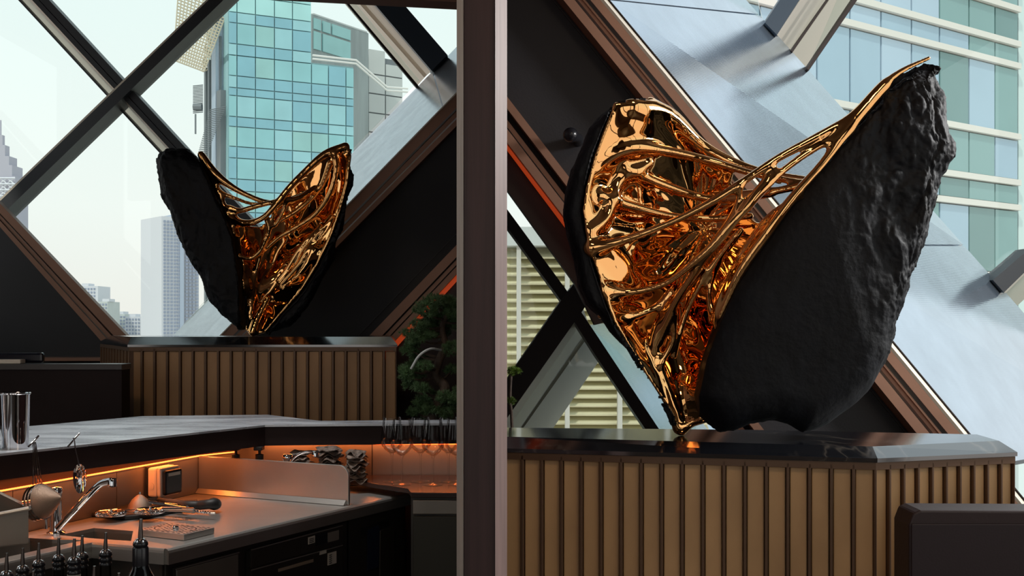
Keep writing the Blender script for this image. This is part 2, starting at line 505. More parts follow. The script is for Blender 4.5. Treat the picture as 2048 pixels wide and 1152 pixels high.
# black panel between the two mouldings
G_up = ((737, 673), (910, 493)); G_low = ((791, 680), (910, 551.6)); R_low = ((793, 694), (910, 566))
wb = setting('wall_front', (-1, 7.5, 0))
ppoly([ext(*E_low, 760), extx(*E_low, 1000), extx(*G_up, 1000), ext(*G_up, 760)], 7.45, 0.1).build('panel', M_panel, wb)
for off, n_ in ((22, 'seam'),):
    a, b_ = extx(*G_up, 1000), ext(*G_up, 760)
    ppoly([(a[0], a[1] - off), (b_[0], b_[1] - off), (b_[0], b_[1] - off - 2), (a[0], a[1] - off - 2)], 7.44, 0.02).build('seam', mat('seam', rgb(50, 46, 46), 0.5), wb)
tr3 = setting('trim_3', (-0.6, 7.4, 1.6))
moulding(tr3, (ext(*G_up, 760), extx(*G_up, 1000)), (ext(*G_low, 760), extx(*G_low, 1000)), YI - 0.04, PROFD)
q = [ext(*G_low, 760), extx(*G_low, 1000), extx(*R_low, 1000), ext(*R_low, 760)]
ppoly(q, YI + 0.02, 0.05).build('light_strip', M_led, tr3, label='glowing red light strip')
ppoly([ext(*R_low, 760), extx(*R_low, 1000), (1000, 1150), (ext(*R_low, 760)[0], 1150)], 7.45, 0.1).build('panel', M_panel2, wb)
ppoly([(-300, 722), (730, 722), (730, 1150), (-300, 1150)], 7.46, 0.1).build('panel', M_panel, wb)
# left: moulding falling to the right, black panel under it
H_up = ((0, 407), (253, 671)); H_low = ((0, 454), (203, 683))
tr4 = setting('trim_4', (-3, 7.4, 1.8))
moulding(tr4, (extx(*H_up, -300), ext(*H_up, 730)), (extx(*H_low, -300), ext(*H_low, 760)), YI - 0.0, PROFD, .06)
ppoly([extx(*H_low, -300), ext(*H_low, 722), (-300, 722)], 7.45, 0.1).build('panel', M_panel, wb)
ppoly([(60, 716), (215, 716), (215, 722), (60, 722)], 7.2, 0.3).build('ledge', M_bronze, wb)
# mullions
def flank(root, lo_, li_, Yo, Yi, m, label='pale beige flank of mullion'):
    """splayed side of a mullion: inner edge li_ at depth Yi, outer edge lo_ at Yo"""
    a, b_ = P(*li_[0], Yi), P(*li_[1], Yi); c, d = P(*lo_[1], Yo), P(*lo_[0], Yo)
    n = (b_ - a).cross(d - a).normalized()
    if n.y > 0: n = -n
    n = n * -.03
    MB().hexa([a, b_, c, d], [a + n, b_ + n, c + n, d + n]).build('mullion_flank', m, root, label=label)
def bar(root, pts, Y, th, m, name='mullion', label=None):
    ppoly(pts, Y, th).build(name, m, root, label=label)
A = lambda x0, y0=0: None
def diag(root, a0, a1, b0, b1, Y, th, m, name='mullion', label=None):
    bar(root, [a0, a1, b1, b0], Y, th, m, name, label)
# falling mullion (beige flank, dark face, groove)
kx = .925
def Aln(x0): return ((x0 - kx * 40, -40), (x0 + kx * 470, 470))
for x0, x1, Y, th, m, lb in ((36, 41, 8.47, .08, M_mull, None), (64, 77, 8.38, .17, M_mull, None), (77, 79, 8.41, .14, M_groove, None), (79, 98, 8.38, .17, M_mull, None)):
    a, b_ = Aln(x0), Aln(x1)
    diag(w1, a[0], a[1], b_[0], b_[1], Y, th, m, label=lb)
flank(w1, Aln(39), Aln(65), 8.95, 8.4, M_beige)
# rising mullion crossing in front
for (a0, a1), (b0, b1), Y, th, m in ((((412, 0 - 0), (-40, 436)), ((417, 0), (-40, 441)), 8.36, .2, M_cream), (((417, 0), (-40, 441)), ((447, 0), (-40, 472)), 8.33, .22, M_mull)):
    a = (extx(a0, a1, 470), extx(a0, a1, -60)); b_ = (extx(b0, b1, 480), extx(b0, b1, -60))
    diag(w1, a[0], a[1], b_[0], b_[1], Y, th, m)
# upper right mullion meeting the sill
for p, q_, r, s_, Y, th, m, lb in (((687, 0), (830, 172), (692, 0), (834, 168), 8.45, .1, M_groove, None),
    ((742, 0), (861, 139), (800, 0), (893, 108), 8.36, .2, M_mullblue, None)):
    p2, r2 = ext(p, q_, -500), ext(r, s_, -500)
    diag(w1, p2, (q_[0] + 2, q_[1] + 2), r2, (s_[0] + 2, s_[1] + 2), Y, th, m, label=lb)
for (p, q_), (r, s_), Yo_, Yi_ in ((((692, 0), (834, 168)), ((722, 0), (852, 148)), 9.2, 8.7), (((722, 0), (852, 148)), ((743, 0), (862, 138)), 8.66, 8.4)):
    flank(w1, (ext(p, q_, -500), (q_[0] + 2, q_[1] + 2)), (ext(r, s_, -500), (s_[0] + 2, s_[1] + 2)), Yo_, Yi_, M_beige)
# panes
for pts in ([(-60, -40), (20, -40), (235, 190), (-60, 470)], [(60, -40), (470, -40), (243, 180)], [(-60, 480), (240, 185), (345, 300), (520, 480), (330, 700), (290, 720)],
            [(470, -40), (672, -40), (838, 160), (330, 690), (520, 480), (246, 180)], [(770, -40), (1030, -40), (1030, -20), (880, 128)]):
    ppoly(pts, 8.5, 0.012).build('pane', M_window, w1)
# header beam
hd = setting('trim_5', (-0.8, 5, 3.1))
a = P(530, 0, 4.9)
z0 = 3.048
MB().hexa([(-4.45, 4.16, z0), (-.105, 4.96, z0), (-.105, 4.96, 4.45), (-4.45, 4.16, 4.45)],
          [(-4.45, 4.28, z0), (-.105, 5.08, z0), (-.105, 5.08, 4.45), (-4.45, 4.28, 4.45)]).build('beam', mat('beam_brown', rgb(104, 76, 64), .6, bump=.1, bscale=(80, 80, 80), bdist=.002), hd)

# ------------------------------------------------------------------ diagonal facade, lounge side
w2 = setting('window_2', (1.5, 7, 0))
K_r = ((1220, 0), (1945, 872)); K_l = ((1127, 0), (1838, 872))
L_out = ((1528, 40), (1920, 482))
YI2, YO2 = 4.95, 7.0
li = (ext(*K_r, -40), ext(*K_r, 1210)); lo = (ext(*L_out, -160), ext(*L_out, 1010))
slab(w2, 'sill', (ext(*K_r, -160), ext(*K_r, 1250)), (ext(*L_out, -330), ext(*L_out, 880)), YI2, YO2, ((0, .112, 0, .296), (.114, .460, .2985, .677), (.462, .772, .6795, 1)), M_slab2)
tr6 = setting('trim_6', (1.3, 4.9, 2))
PROFK = [(0, .24, 0.0, M_bronze), (.24, .31, .09, M_groove), (.31, .42, 0.03, M_bronze), (.42, .47, .02, M_bronze), (.47, .58, .1, M_groove), (.58, .87, 0.01, M_bronze), (.975, 1, 0.06, M_groove)]
moulding(tr6, (ext(*K_l, -60), ext(*K_l, 1250)), (ext(*K_r, -60), ext(*K_r, 1250)), YI2 - 0.1, PROFK)
def klerp(t, y): 
    a, b_ = ext(*K_l, y), ext(*K_r, y)
    return lerp2(a, b_, t)
KF = ((klerp(.978, -60), klerp(.978, 1250)), (klerp(.87, -60), klerp(.87, 1250)))
N_u = ((1014, 193), (1145, 363)); N_l = ((1014, 285), (1120, 424)); O_l = ((1014, 297), (1122, 441))
tr7 = setting('trim_7', (.1, 4.9, 2))
moulding(tr7, (extx(*N_u, 1010), extx(*N_u, 1560)), (extx(*N_l, 1010), extx(*N_l, 1510)), YI2 - 0.1,
         [(0, .26, 0.0, M_bronze), (.26, .5, .09, M_groove), (.5, .66, 0.03, M_bronze), (.66, .7, .09, M_groove), (.7, 1, 0.0, M_bronze)])
ppoly([extx(*N_l, 1010), extx(*N_l, 1300), extx(*O_l, 1300), extx(*O_l, 1010)], YI2 - .04, 0.06).build('light_strip', M_led, tr7, label='glowing orange light strip')
ppoly([(1010, -60), ext(*K_l, -60), ext(*K_l, 1250), (extx(*N_u, 1560)[0], 1250), extx(*N_u, 1560), extx(*N_u, 1010)], YI2 + 0.02, 0.1).build('panel', M_panel, wb)
kk = [(1262, 0), ]
s0 = ((1105, 0), (1816, 872))
ppoly([s0[0], s0[1], (s0[1][0] + 2, s0[1][1]), (s0[0][0] + 2, 0)], YI2 + .01, 0.02).build('seam', MATS['seam'], wb)
# brown beam below the orange strip, then the crossing frame of the low window
w3 = setting('window_3', (.3, 6.4, 0))
Mf = mat('frame_brown', rgb(58, 48, 46), 0.5)
ppoly([extx(*O_l, 1010), extx(*O_l, 1230), (1230, 640), (1190, 650), (1149, 566), (1010, 374)], YI2 + 0.05, 0.1).build('frame', Mf, w3)
YF = 6.3
ppoly([(1008, 410), (1135, 583), (1180, 650), (1330, 876), (1344, 897), (1314, 897), (1292, 860), (1192, 712), (1122, 601), (1008, 446)], YF, 0.25).build('frame', Mf, w3)
ppoly([(1122, 601), (1149, 566), (1175, 605), (1167, 619), (1060, 770), (1008, 845), (1008, 767)], YF - 0.03, 0.25).build('frame', Mf, w3)
Mg = mat('frame_grey', rgb(232, 224, 208), 0.5)
FL = [((1180, 655), (1008, 905)), ((1167, 619), (1008, 845))], [((1202, 716), (1073, 905)), ((1184, 662), (1012, 905))]
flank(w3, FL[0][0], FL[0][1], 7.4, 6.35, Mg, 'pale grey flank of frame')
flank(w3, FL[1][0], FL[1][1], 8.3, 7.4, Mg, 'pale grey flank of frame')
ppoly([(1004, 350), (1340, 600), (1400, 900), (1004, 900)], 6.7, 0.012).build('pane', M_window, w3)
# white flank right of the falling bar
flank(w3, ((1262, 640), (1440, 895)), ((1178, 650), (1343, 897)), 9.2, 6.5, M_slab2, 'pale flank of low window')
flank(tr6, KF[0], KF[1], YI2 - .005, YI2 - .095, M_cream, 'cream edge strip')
# mullion top of the lounge window and its neighbour at the right edge
for p, q_, r, s_, Y, th, m, lb in (((1528, -2), (1528, 42), (1600, -2), (1554, 70), 6.85, .2, M_mullblue, None),
    ((1655, -2), (1582, 101), (1659, -2), (1585, 105), 6.95, .1, M_groove, None),
    ((1707, -2), (1614, 137), (1716, -2), (1618, 141), 6.88, .14, M_groove, None),
    ((2060, 496), (1986, 560), (2060, 534), (2008, 585), 6.85, .2, M_mull, None)):
    if p[1] == -2:
        if p[0] != 1528: p = ext(p, q_, -60)
        else: p = (1440, -60); q_ = (1530, 45)
        r = ext(r, s_, -900) if p[0] == 1440 else ext(r, s_, -60)
        if p[0] == 1440: p = (2150, -900)
    diag(w2, p, q_, r, s_, Y, th, m, label=lb)
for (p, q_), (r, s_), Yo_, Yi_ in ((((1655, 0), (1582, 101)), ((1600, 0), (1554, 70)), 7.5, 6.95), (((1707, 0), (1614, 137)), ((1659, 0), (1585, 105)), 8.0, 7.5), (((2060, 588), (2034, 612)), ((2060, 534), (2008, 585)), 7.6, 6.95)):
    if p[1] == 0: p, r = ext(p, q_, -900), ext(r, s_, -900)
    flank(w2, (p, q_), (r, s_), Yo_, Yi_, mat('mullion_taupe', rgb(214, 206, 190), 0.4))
for pts in ([(1700, -60), (2100, -60), (2100, 690), (1615, 137)], [(1380, -100), (1500, -60), (1526, 40)]):
    ppoly(pts, 7.0, 0.012).build('pane', M_window, w2)
# spotlight ball on the black panel
sp = thing('spotlight', 'small round black spotlight on the black wall panel left of the large sculpture', 'light', P(1146, 272, 4.9))
c = P(1141, 270, 4.78)
b = MB(); r = .033
b.lathe([(0.0001, -r)] + [(r * math.cos(a), r * math.sin(a)) for a in np.linspace(-1.4, 1.4, 12)] + [(0.0001, r)], c, (0, 1, 0), 24)
b.build('lamp_head', mat('black_gloss', rgb(26, 27, 32), 0.25), sp)
MB().tube([c + Vector((.01, .02, 0)), c + Vector((.04, .1, 0.005)), c + Vector((.045, .2, .005))], [.022, .02, .026], 16).build('bracket', MATS['black_gloss'], sp)
# ------------------------------------------------------------------ the town outside
M_gnd = mat('town_ground', rgb(190, 184, 176), 0.9)
MB().box(-1500, 1500, 10.0, 2600, -92, -90).build('ground', M_gnd)['kind'] = 'structure'
def gmat(n, c, r=.25): return mat(n, c, r, 0.0, spec=0.6, var=.06, vscale=(.3, .3, .3))
T1 = gmat('teal_glass', rgb(140, 192, 198)); T2 = gmat('teal_glass_grey', rgb(150, 198, 206)); T3 = gmat('teal_glass_green', rgb(146, 192, 192)); T4 = gmat('teal_glass_pale', rgb(168, 216, 216))  # tower panes lightened: haze put into the base colours
T5 = gmat('teal_glass_deep', rgb(130, 180, 194))
M_joint = mat('facade_joint', rgb(150, 188, 192), 0.6)  # lightened with the panes, haze put into the colour
M_conc = mat('pale_concrete', rgb(196, 200, 198), 0.85, var=.05, vscale=(.2, .2, .2))
M_conc2 = mat('grey_concrete', rgb(150, 158, 158), 0.85, var=.12, vscale=(.8, .8, .1))
M_lat = mat('lattice_metal', rgb(196, 186, 164), 0.7)
M_fin = mat('fin_metal', rgb(116, 122, 126), 0.6)

class Facade:
    """vertical wall through two ground points given as (column, depth)"""
    def __init__(s, pxa, Ya, pxb, Yb):
        s.a = ((pxa - 1024) / F * Ya, Ya); s.b = ((pxb - 1024) / F * Yb, Yb); s.Ya = Ya
        d = Vector((s.b[0] - s.a[0], s.b[1] - s.a[1], 0)); s.d = d.normalized()
        s.n = Vector((s.d.y, -s.d.x, 0))
        if s.n.y > 0: s.n = -s.n
    def xy(s, px):
        k = (px - 1024) / F
        dx, dy = s.b[0] - s.a[0], s.b[1] - s.a[1]
        t = (k * s.a[1] - s.a[0]) / (dx - k * dy)
        return s.a[0] + dx * t, s.a[1] + dy * t
    def z(s, py): return CZ - (py - HY) / F * s.Ya
    def panel(s, px0, px1, py0, py1, gap, depth, mb=None, proud=0.0):
        (xa, ya), (xb, yb) = s.xy(px0), s.xy(px1)
        z1, z0 = s.z(py0) - gap, s.z(py1) + gap
        g = s.d * gap; o = s.n * proud
        A_ = Vector((xa, ya, 0)) + g + o; B_ = Vector((xb, yb, 0)) - g + o
        q = [Vector((A_.x, A_.y, z0)), Vector((B_.x, B_.y, z0)), Vector((B_.x, B_.y, z1)), Vector((A_.x, A_.y, z1))]
        n = -s.n * depth
        mb = mb or MB()
        return mb.hexa(q, [v + n for v in q])

fa = Facade(457, 150, 708, 158)
tw = thing('office_tower', 'teal glass office tower behind the sculpture on the bar side', 'building', (fa.a[0] + 6, 158, -90))
fa.panel(457, 708, 106, 1500, 0, 14, proud=-.35).build('wall', M_joint, tw)
fa.panel(457, 623, -90, 120, 0, 14, proud=-.35).build('wall', M_joint, tw)
cols = [457, 474, 511, 549, 585, 623, 657, 692, 708]
rows = [-60, -12, 22.6, 44, 86, 109, 150, 174, 190, 232, 252, 292, 315, 357, 381, 423, 446, 488, 510, 552, 575, 617, 640]
rnd = random.Random(3)
for j in range(len(rows) - 1):
    for i in range(8):
        if i >= 5 and rows[j] < 105: continue
        m = rnd.choice([T1, T1, T2, T3, T5]) if rows[j] >= 22 else T4
        if rows[j + 1] - rows[j] < 26 and rows[j] > 0: m = rnd.choice([T2, T5, T5])
        fa.panel(cols[i], cols[i + 1], rows[j], rows[j + 1], .07, .2).build('pane', m, tw)
# rooftop rail of the lower wing
b = MB()
(x0, y0), (x1, y1) = fa.xy(625), fa.xy(712)
z = fa.z(99)
for dz in (0, .5): b.tube([(x0, y0, z + dz), (x1, y1, z + dz), (x1 + 4, y1 + 4, z - 3 + dz), (x1 + 7, y1 + 5, z - 3 + dz)], .16, 6)
b.build('railing', mat('rail_pale', rgb(226, 226, 222), 0.6), tw)
# fins, side wall and stepped louvres at the left flank
fb = Facade(400, 158, 458, 150)
fb.panel(440, 457, 128, 1400, 0, 2, proud=-1.0).build('side_wall', M_conc, tw)
for k, px in enumerate((408, 415, 422, 429, 436)):
    fb.panel(px, px + 3.4, 140 - k * 12, 1300, 0, .3).build('fin', M_fin, tw)
fb.panel(440, 448, 200, 1300, 0, 1.5, proud=.5).build('fin', M_fin, tw)
fb.panel(430, 438, 55, 600, 0, 2.0, proud=.5).build('fin', mat('fin_blue', rgb(170, 184, 200), 0.5), tw)
# lattice canopy
b = MB()
def quadlat(c4, nu, nv, Y, r):
    g = lambda u, v: [c4[0][k] * (1 - u) * (1 - v) + c4[1][k] * u * (1 - v) + c4[2][k] * u * v + c4[3][k] * (1 - u) * v for k in (0, 1)]
    for i in range(nu + 1):
        b.tube([P(*g(i / nu, 0), Y), P(*g(i / nu, 1), Y + 3)], r, 4, caps=False)
    for j in range(nv + 1):
        b.tube([P(*g(0, j / nv), Y + 3 * j / nv), P(*g(1, j / nv), Y + 3 * j / nv)], r, 4, caps=False)
quadlat([(347, 120), (408, 143), (456, 20), (357, -20)], 14, 22, 150, .1)
quadlat([(405, 143), (457, 128), (457, -20), (425, -20)], 10, 18, 156, .1)
b.build('lattice_canopy', M_lat, tw, kind='stuff', label='beige lattice canopy')
b = MB()
for k in range(26):
    t = k / 25
    b.tube([P(386 + 12 * (t > .4) * 0 + 0, 172 + 3.0 * k, 152), P(406, 170 + 3.0 * k, 152)], .07, 4) if k < 19 else None
    b.tube([P(398 + 22 - 26 * t + 22 * 0, 220 + 95 * t, 151), P(452 - 40 * t, 213 + 100 * t, 150)], .07, 4)
b.tube([P(387, 214, 152), P(404, 214, 152)], .5, 8); b.tube([P(391, 228, 152), P(391, 268, 152)], .12, 6)
b.build('louvre_stair', M_fin, tw, kind='stuff', label='stepped grey louvres')

# concrete block behind the teal tower
fc = Facade(640, 190, 810, 200)
cb = thing('concrete_building', 'pale grey panelled concrete block right of the teal tower', 'building', (-20, 200, -90))
fc.panel(735, 806, 95, 1200, 0, 12, proud=-.3).build('wall', M_fin, cb)
fd = Facade(630, 178, 745, 190)
fd.panel(624, 737, 30, 1200, 0, 8).build('wall', M_conc2, cb)
fd.panel(626, 735, 26, 34, .1, 9).build('cornice', M_conc, cb)
for (a0, a1, b0, b1) in ((626, 641, 36, 60), (643, 660, 36, 60), (662, 700, 36, 60), (626, 641, 62, 100), (643, 700, 62, 100)):
    fd.panel(a0, a1, b0, b1, .1, .3, proud=.25).build('pane', T3, cb)
for j in range(9):
    for (c0, c1) in ((737, 771), (771, 806)):
        y0 = 92 - (12 if c0 == 737 else -14) * (j == 0) + j * 40
        fc.panel(c0, c1, max(70, y0 - 0), 92 + (j + 1) * 40, .12, .4).build('panel', M_conc, cb)

# slim residential tower, left of the small sculpture
fe = Facade(322, 420, 398, 430)
st = thing('apartment_tower', 'slim pale apartment tower with rows of small windows', 'building', (-120, 430, -90))
M_ap = mat('apartment_wall', rgb(214, 214, 220), .8); M_apw = mat('apartment_window', rgb(150, 158, 178), .4)
fe.panel(323, 362, 432, 760, 0, 20).build('wall', M_ap, st)
fe.panel(362, 400, 440, 760, 0, 20, proud=-1).build('wall', M_ap, st)
fe.panel(359, 367, 424, 760, 0, 20, proud=.4).build('pier', mat('apartment_pier', rgb(176, 186, 204), .6), st)
b = MB()
for j in range(34):
    for px in (327, 334, 341, 348, 354, 371, 378, 385, 392):
        fe.panel(px, px + 4.2, 440 + j * 7, 444.4 + j * 7, 0, .5, b, proud=.3)
b.build('window', M_apw, st, kind='stuff')
# ornate spired tower at the left edge of the picture
sp_ = thing('spire_tower', 'stepped lattice tower with a spire at the left edge of view', 'building', (-190, 410, -90))
M_sp = mat('spire_stone', rgb(178, 176, 188), .8)
for (w_, y0, y1) in ((30, 352, 1000), (24, 330, 352), (18, 312, 330), (10, 290, 312), (5, 270, 290), (1.6, 240, 270)):
    Y = 410; c = P(0, y1, Y); h = P(0, y0, Y).z - c.z; hw = w_ / F * Y
    MB().box(c.x - hw, c.x + hw, Y, Y + hw * 2, c.z, c.z + h).build('tier', M_sp, sp_)
b = MB()
for k in range(6):
    for sx_ in (0, 1):
        a = P(sx_ * 14, 356 + k * 12, 409); c = P(sx_ * 14 + 14, 368 + k * 12, 409)
        b.tube([a, c], .3, 4); b.tube([(a.x, 409, c.z), (c.x, 409, a.z)], .3, 4)
    b.tube([P(0, 356 + 12 * k, 408.5), P(30, 356 + 12 * k, 408.5)], .3, 4)
b.build('lattice', mat('spire_lattice', rgb(226, 226, 232), .6), sp_, kind='stuff')
# low town blocks on the horizon
lows = [(226, 250, 628, 'pale low block with a stepped roof at the foot of the sky, leftmost'), (250, 284, 633, 'cream low block second from the left on the horizon'),
        (284, 316, 638, 'cream low block third from the left on the horizon, beside the slim tower'), (155, 196, 572, 'distant pale tower with a flat blue top above the left moulding'), (196, 215, 603, 'distant thin stepped tower right of the blue-topped one')]
for k, (a0, a1, y0, lb) in enumerate(lows):
    Y = 520 - 10 * k
    t = thing('town_block', lb, 'building', P((a0 + a1) / 2, 700, Y), 'pale blocks on the horizon')
    p0, p1 = P(a0, y0, Y), P(a1, 760, Y)
    MB().box(p0.x, p1.x, Y, Y + 15, p1.z, p0.z).build('wall', M_ap if k % 2 else M_conc, t)
    MB().box(p0.x + 1.5, p0.x + 4.5, Y + 1, Y + 8, p0.z, p0.z + 1.2).build('roof_block', M_ap, t)
    b = MB()
    for r_ in range(5):
        n = int((a1 - a0) / 6)
        for c_ in range(n):
            q0 = P(a0 + 2 + c_ * 6, y0 + 4 + r_ * 7, Y - .2); q1 = P(a0 + 5 + c_ * 6, y0 + 7.5 + r_ * 7, Y - .2)
            b.box(q0.x, q1.x, Y - .3, Y + .1, q1.z, q0.z)
    b.build('window', M_apw, t, kind='stuff')
# ------------------------------------------------------------------ lounge side
ff = Facade(1692, 30, 1692 + 400, 30)
# facade recedes to the right
xa, ya = (1692 - 1024) / F * 30, 30.0
xb, yb = xa + 1.385 * 10, ya + 10
ff.a = (xa, ya); ff.b = (xb, yb); ff.Ya = 30
ff.d = Vector((xb - xa, yb - ya, 0)).normalized(); ff.n = Vector((ff.d.y, -ff.d.x, 0))
if ff.n.y > 0: ff.n = -ff.n
ob = thing('office_building', 'blue glass office building with white floor bands behind the large sculpture', 'building', (14, 36, -90))
G1 = gmat('blue_glass', rgb(168, 194, 212), .12); G2 = gmat('blue_glass_pale', rgb(182, 204, 222), .12); G3 = gmat('green_glass', rgb(136, 172, 172), .12); G4 = gmat('dark_green_glass', rgb(116, 150, 150), .12)
M_band = mat('white_band', rgb(232, 228, 220), .6)
M_gm = mat('grey_mullion', rgb(134, 142, 150), .5)
ff.panel(1400, 2036, -330, 1200, 0, 4, proud=-.2).build('wall', M_gm, ob)
bands = [-150, -92, -11, 40, 205, 312, 370, 530, 640, 700, 860]
gcols = [1400, 1460, 1520, 1577, 1634, 1700, 1762, 1823, 1879, 1938, 1990, 2036]
for y in bands:
    ff.panel(1400, 2036, y, y + 13, 0, .35, proud=.12).build('floor_band', M_band, ob)
for j in range(len(bands) - 1):
    for i in range(len(gcols) - 1):
        g = rnd.choice([G1, G2]) if gcols[i] < 1879 and bands[j] < 260 else rnd.choice([G3, G3, G4, G1])
        ff.panel(gcols[i], gcols[i + 1], bands[j] + 13, bands[j + 1], .035, .1).build('pane', g, ob)
fg = Facade(2036, 35.3, 2110, 36.5)
fg.panel(2037, 2110, -200, 1200, 0, .3).build('pier', mat('pale_teal_pier', rgb(214, 232, 230), .5), ob)
# sunlit louvred plant building behind the low window
lb_ = thing('louvred_building', 'cream louvred building seen through the low crossed window frame', 'building', P(1150, 1000, 14))
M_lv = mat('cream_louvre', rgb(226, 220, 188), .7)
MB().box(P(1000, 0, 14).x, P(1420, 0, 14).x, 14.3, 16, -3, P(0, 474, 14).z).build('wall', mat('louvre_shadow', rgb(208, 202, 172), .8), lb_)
for k in range(24):
    y = 500 + k * 17.5
    p0, p1 = P(1002, y, 14), P(1420, y + 14, 14)
    MB().hexa([(p0.x, 14, p1.z), (p1.x, 14, p1.z), (p1.x, 14.25, p0.z), (p0.x, 14.25, p0.z)], [(p0.x, 14.02, p1.z - .02), (p1.x, 14.02, p1.z - .02), (p1.x, 14.27, p0.z - .02), (p0.x, 14.27, p0.z - .02)]).build('louvre', M_lv, lb_)
for px in (1033, 1130, 1235, 1330):
    p0, p1 = P(px, 474, 13.9), P(px + 9, 1100, 13.9)
    MB().box(p0.x, p1.x, 13.85, 13.98, p1.z, p0.z).build('post', mat('louvre_post', rgb(190, 188, 180), .6), lb_)
p0, p1 = P(1000, 455, 13.9), P(1420, 492, 13.9)
MB().box(p0.x, p1.x, 13.8, 16, p1.z, p0.z).build('parapet', M_conc, lb_)
# ------------------------------------------------------------------ pedestals
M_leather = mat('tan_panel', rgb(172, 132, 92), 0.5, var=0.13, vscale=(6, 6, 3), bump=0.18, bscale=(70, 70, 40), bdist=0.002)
M_lframe = mat('bronze_frame', rgb(104, 78, 58), 0.4, 0.3)
def marble(name, base, vein, rough=0.12, scale=1.0):
    m = mat(name, base, rough)
    n = m.node_tree; b_ = n.nodes['Principled BSDF']
    t = n.nodes.new('ShaderNodeTexCoord'); nz = n.nodes.new('ShaderNodeTexNoise'); nz.inputs['Scale'].default_value = 1.6 * scale
    nz.inputs['Detail'].default_value = 6; nz.inputs['Distortion'].default_value = 0.6
    sb = n.nodes.new('ShaderNodeMath'); sb.operation = 'SUBTRACT'; sb.inputs[1].default_value = 0.5
    ab = n.nodes.new('ShaderNodeMath'); ab.operation = 'ABSOLUTE'
    cr = n.nodes.new('ShaderNodeValToRGB')
    cr.color_ramp.elements[0].position = 0.0; cr.color_ramp.elements[0].color = vein
    cr.color_ramp.elements[1].position = 0.005; cr.color_ramp.elements[1].color = base
    n.links.new(t.outputs['Object'], nz.inputs[0]); n.links.new(nz.outputs[0], sb.inputs[0]); n.links.new(sb.outputs[0], ab.inputs[0])
    n.links.new(ab.outputs[0], cr.inputs[0]); n.links.new(cr.outputs[0], b_.inputs['Base Color'])
    return m
M_blackstone = marble('black_marble', rgb(20, 22, 27), rgb(70, 66, 62), 0.1)
M_blackstone.node_tree.nodes['Principled BSDF'].inputs['IOR'].default_value = 2.3

def pedestal(label, top, bot, zt, zb, base_faces, m_pan):
    """top / bot: plan outlines (x, y) of the upper face and of the wider edge under the chamfer"""
    cx = sum(p[0] for p in bot) / len(bot); cy = sum(p[1] for p in bot) / len(bot)
    root = thing('pedestal', label, 'pedestal', (cx, cy, 0))
    n = len(top)
    mb = MB()
    vs = [(p[0], p[1], zt) for p in top] + [(p[0], p[1], zb) for p in bot] + [(p[0], p[1], zb - .012) for p in bot]
    fs = [tuple(range(n)), tuple(range(3 * n - 1, 2 * n - 1, -1))]
    for r_ in (0, 1):
        fs += [(r_ * n + i, r_ * n + (i + 1) % n, (r_ + 1) * n + (i + 1) % n, (r_ + 1) * n + i) for i in range(n)]
    mb.add(vs, fs).build('top_slab', M_blackstone, root)
    inner = []
    c = Vector((cx, cy))
    for p in bot:
        v = Vector(p) - c; inner.append(c + v * (1 - .006 / v.length))
    core = []
    for p in bot:
        v = Vector(p) - c; core.append(c + v * .86)
    MB().prism([(p[0], p[1], 0) for p in core], (0, 0, zb - .013)).build('core', M_groove, root)
    for (i, j, cnt, rib) in base_faces:
        a, b_ = Vector(inner[i]), Vector(inner[j]); d = (b_ - a) / cnt; dn = d.normalized(); nn = Vector((dn.y, -dn.x))
        if nn.dot((a + b_) / 2 - c) < 0: nn = -nn
        for k in range(cnt):
            p, q = a + d * k + dn * rib, a + d * (k + 1) - dn * rib
            p2, q2 = p - nn * .012, q - nn * .012; p3, q3 = p - nn * .03, q - nn * .03
            zt_, z0_ = zb - .035, 0.02
            MB().hexa([(p2.x, p2.y, z0_), (q2.x, q2.y, z0_), (q2.x, q2.y, zt_), (p2.x, p2.y, zt_)], [(p3.x, p3.y, z0_), (q3.x, q3.y, z0_), (q3.x, q3.y, zt_), (p3.x, p3.y, zt_)]).build('panel', m_pan, root, bevel=.003)
        for k in range(cnt + 1):
            p = a + d * k
            l = p - dn * rib * .75; r2 = p + dn * rib * .75
            if k == 0: l = p
            if k == cnt: r2 = p
            li_, ri_ = l - nn * .03, r2 - nn * .03
            MB().hexa([(l.x, l.y, 0), (r2.x, r2.y, 0), (r2.x, r2.y, zb - .02), (l.x, l.y, zb - .02)], [(li_.x, li_.y, 0), (ri_.x, ri_.y, 0), (ri_.x, ri_.y, zb - .02), (li_.x, li_.y, zb - .02)]).build('rib', M_lframe, root, bevel=.002)
        l, r2 = a, b_
        li_, ri_ = l - nn * .03, r2 - nn * .03
        MB().hexa([(l.x, l.y, zb - .034), (r2.x, r2.y, zb - .034), (r2.x, r2.y, zb - .013), (l.x, l.y, zb - .013)], [(li_.x, li_.y, zb - .034), (ri_.x, ri_.y, zb - .034), (ri_.x, ri_.y, zb - .013), (li_.x, li_.y, zb - .013)]).build('top_rail', M_lframe, root)
    return root
def plan(px, Y): return ((px - 1024) / F * Y, Y)
# right, near pedestal
ZR = 1.24
top = [plan(1008, 3.551), plan(1745, 3.26), plan(1998, 3.42), plan(1954, 3.62), plan(1500, 3.78), plan(1008, 3.86)]
bot = [plan(1004, 3.455), plan(1755, 3.19), plan(2035, 3.345), plan(1990, 3.68), plan(1510, 3.84), plan(1004, 3.9)]
top[0] = (-.03, top[0][1]); bot[0] = (-.035, bot[0][1]); top[-1] = (-.03, 3.86); bot[-1] = (-.035, 3.9)
pedestal('large tan panelled pedestal with black marble top under the large sculpture', top, bot, ZR, 1.213, [(0, 1, 18, .0065), (1, 2, 10, .0055)], mat('tan_panel_lit', rgb(206, 164, 116), 0.5, var=0.13, vscale=(6, 6, 3), bump=0.18, bscale=(70, 70, 40), bdist=0.002))  # same panels as the far pedestal, stronger light put into the colour
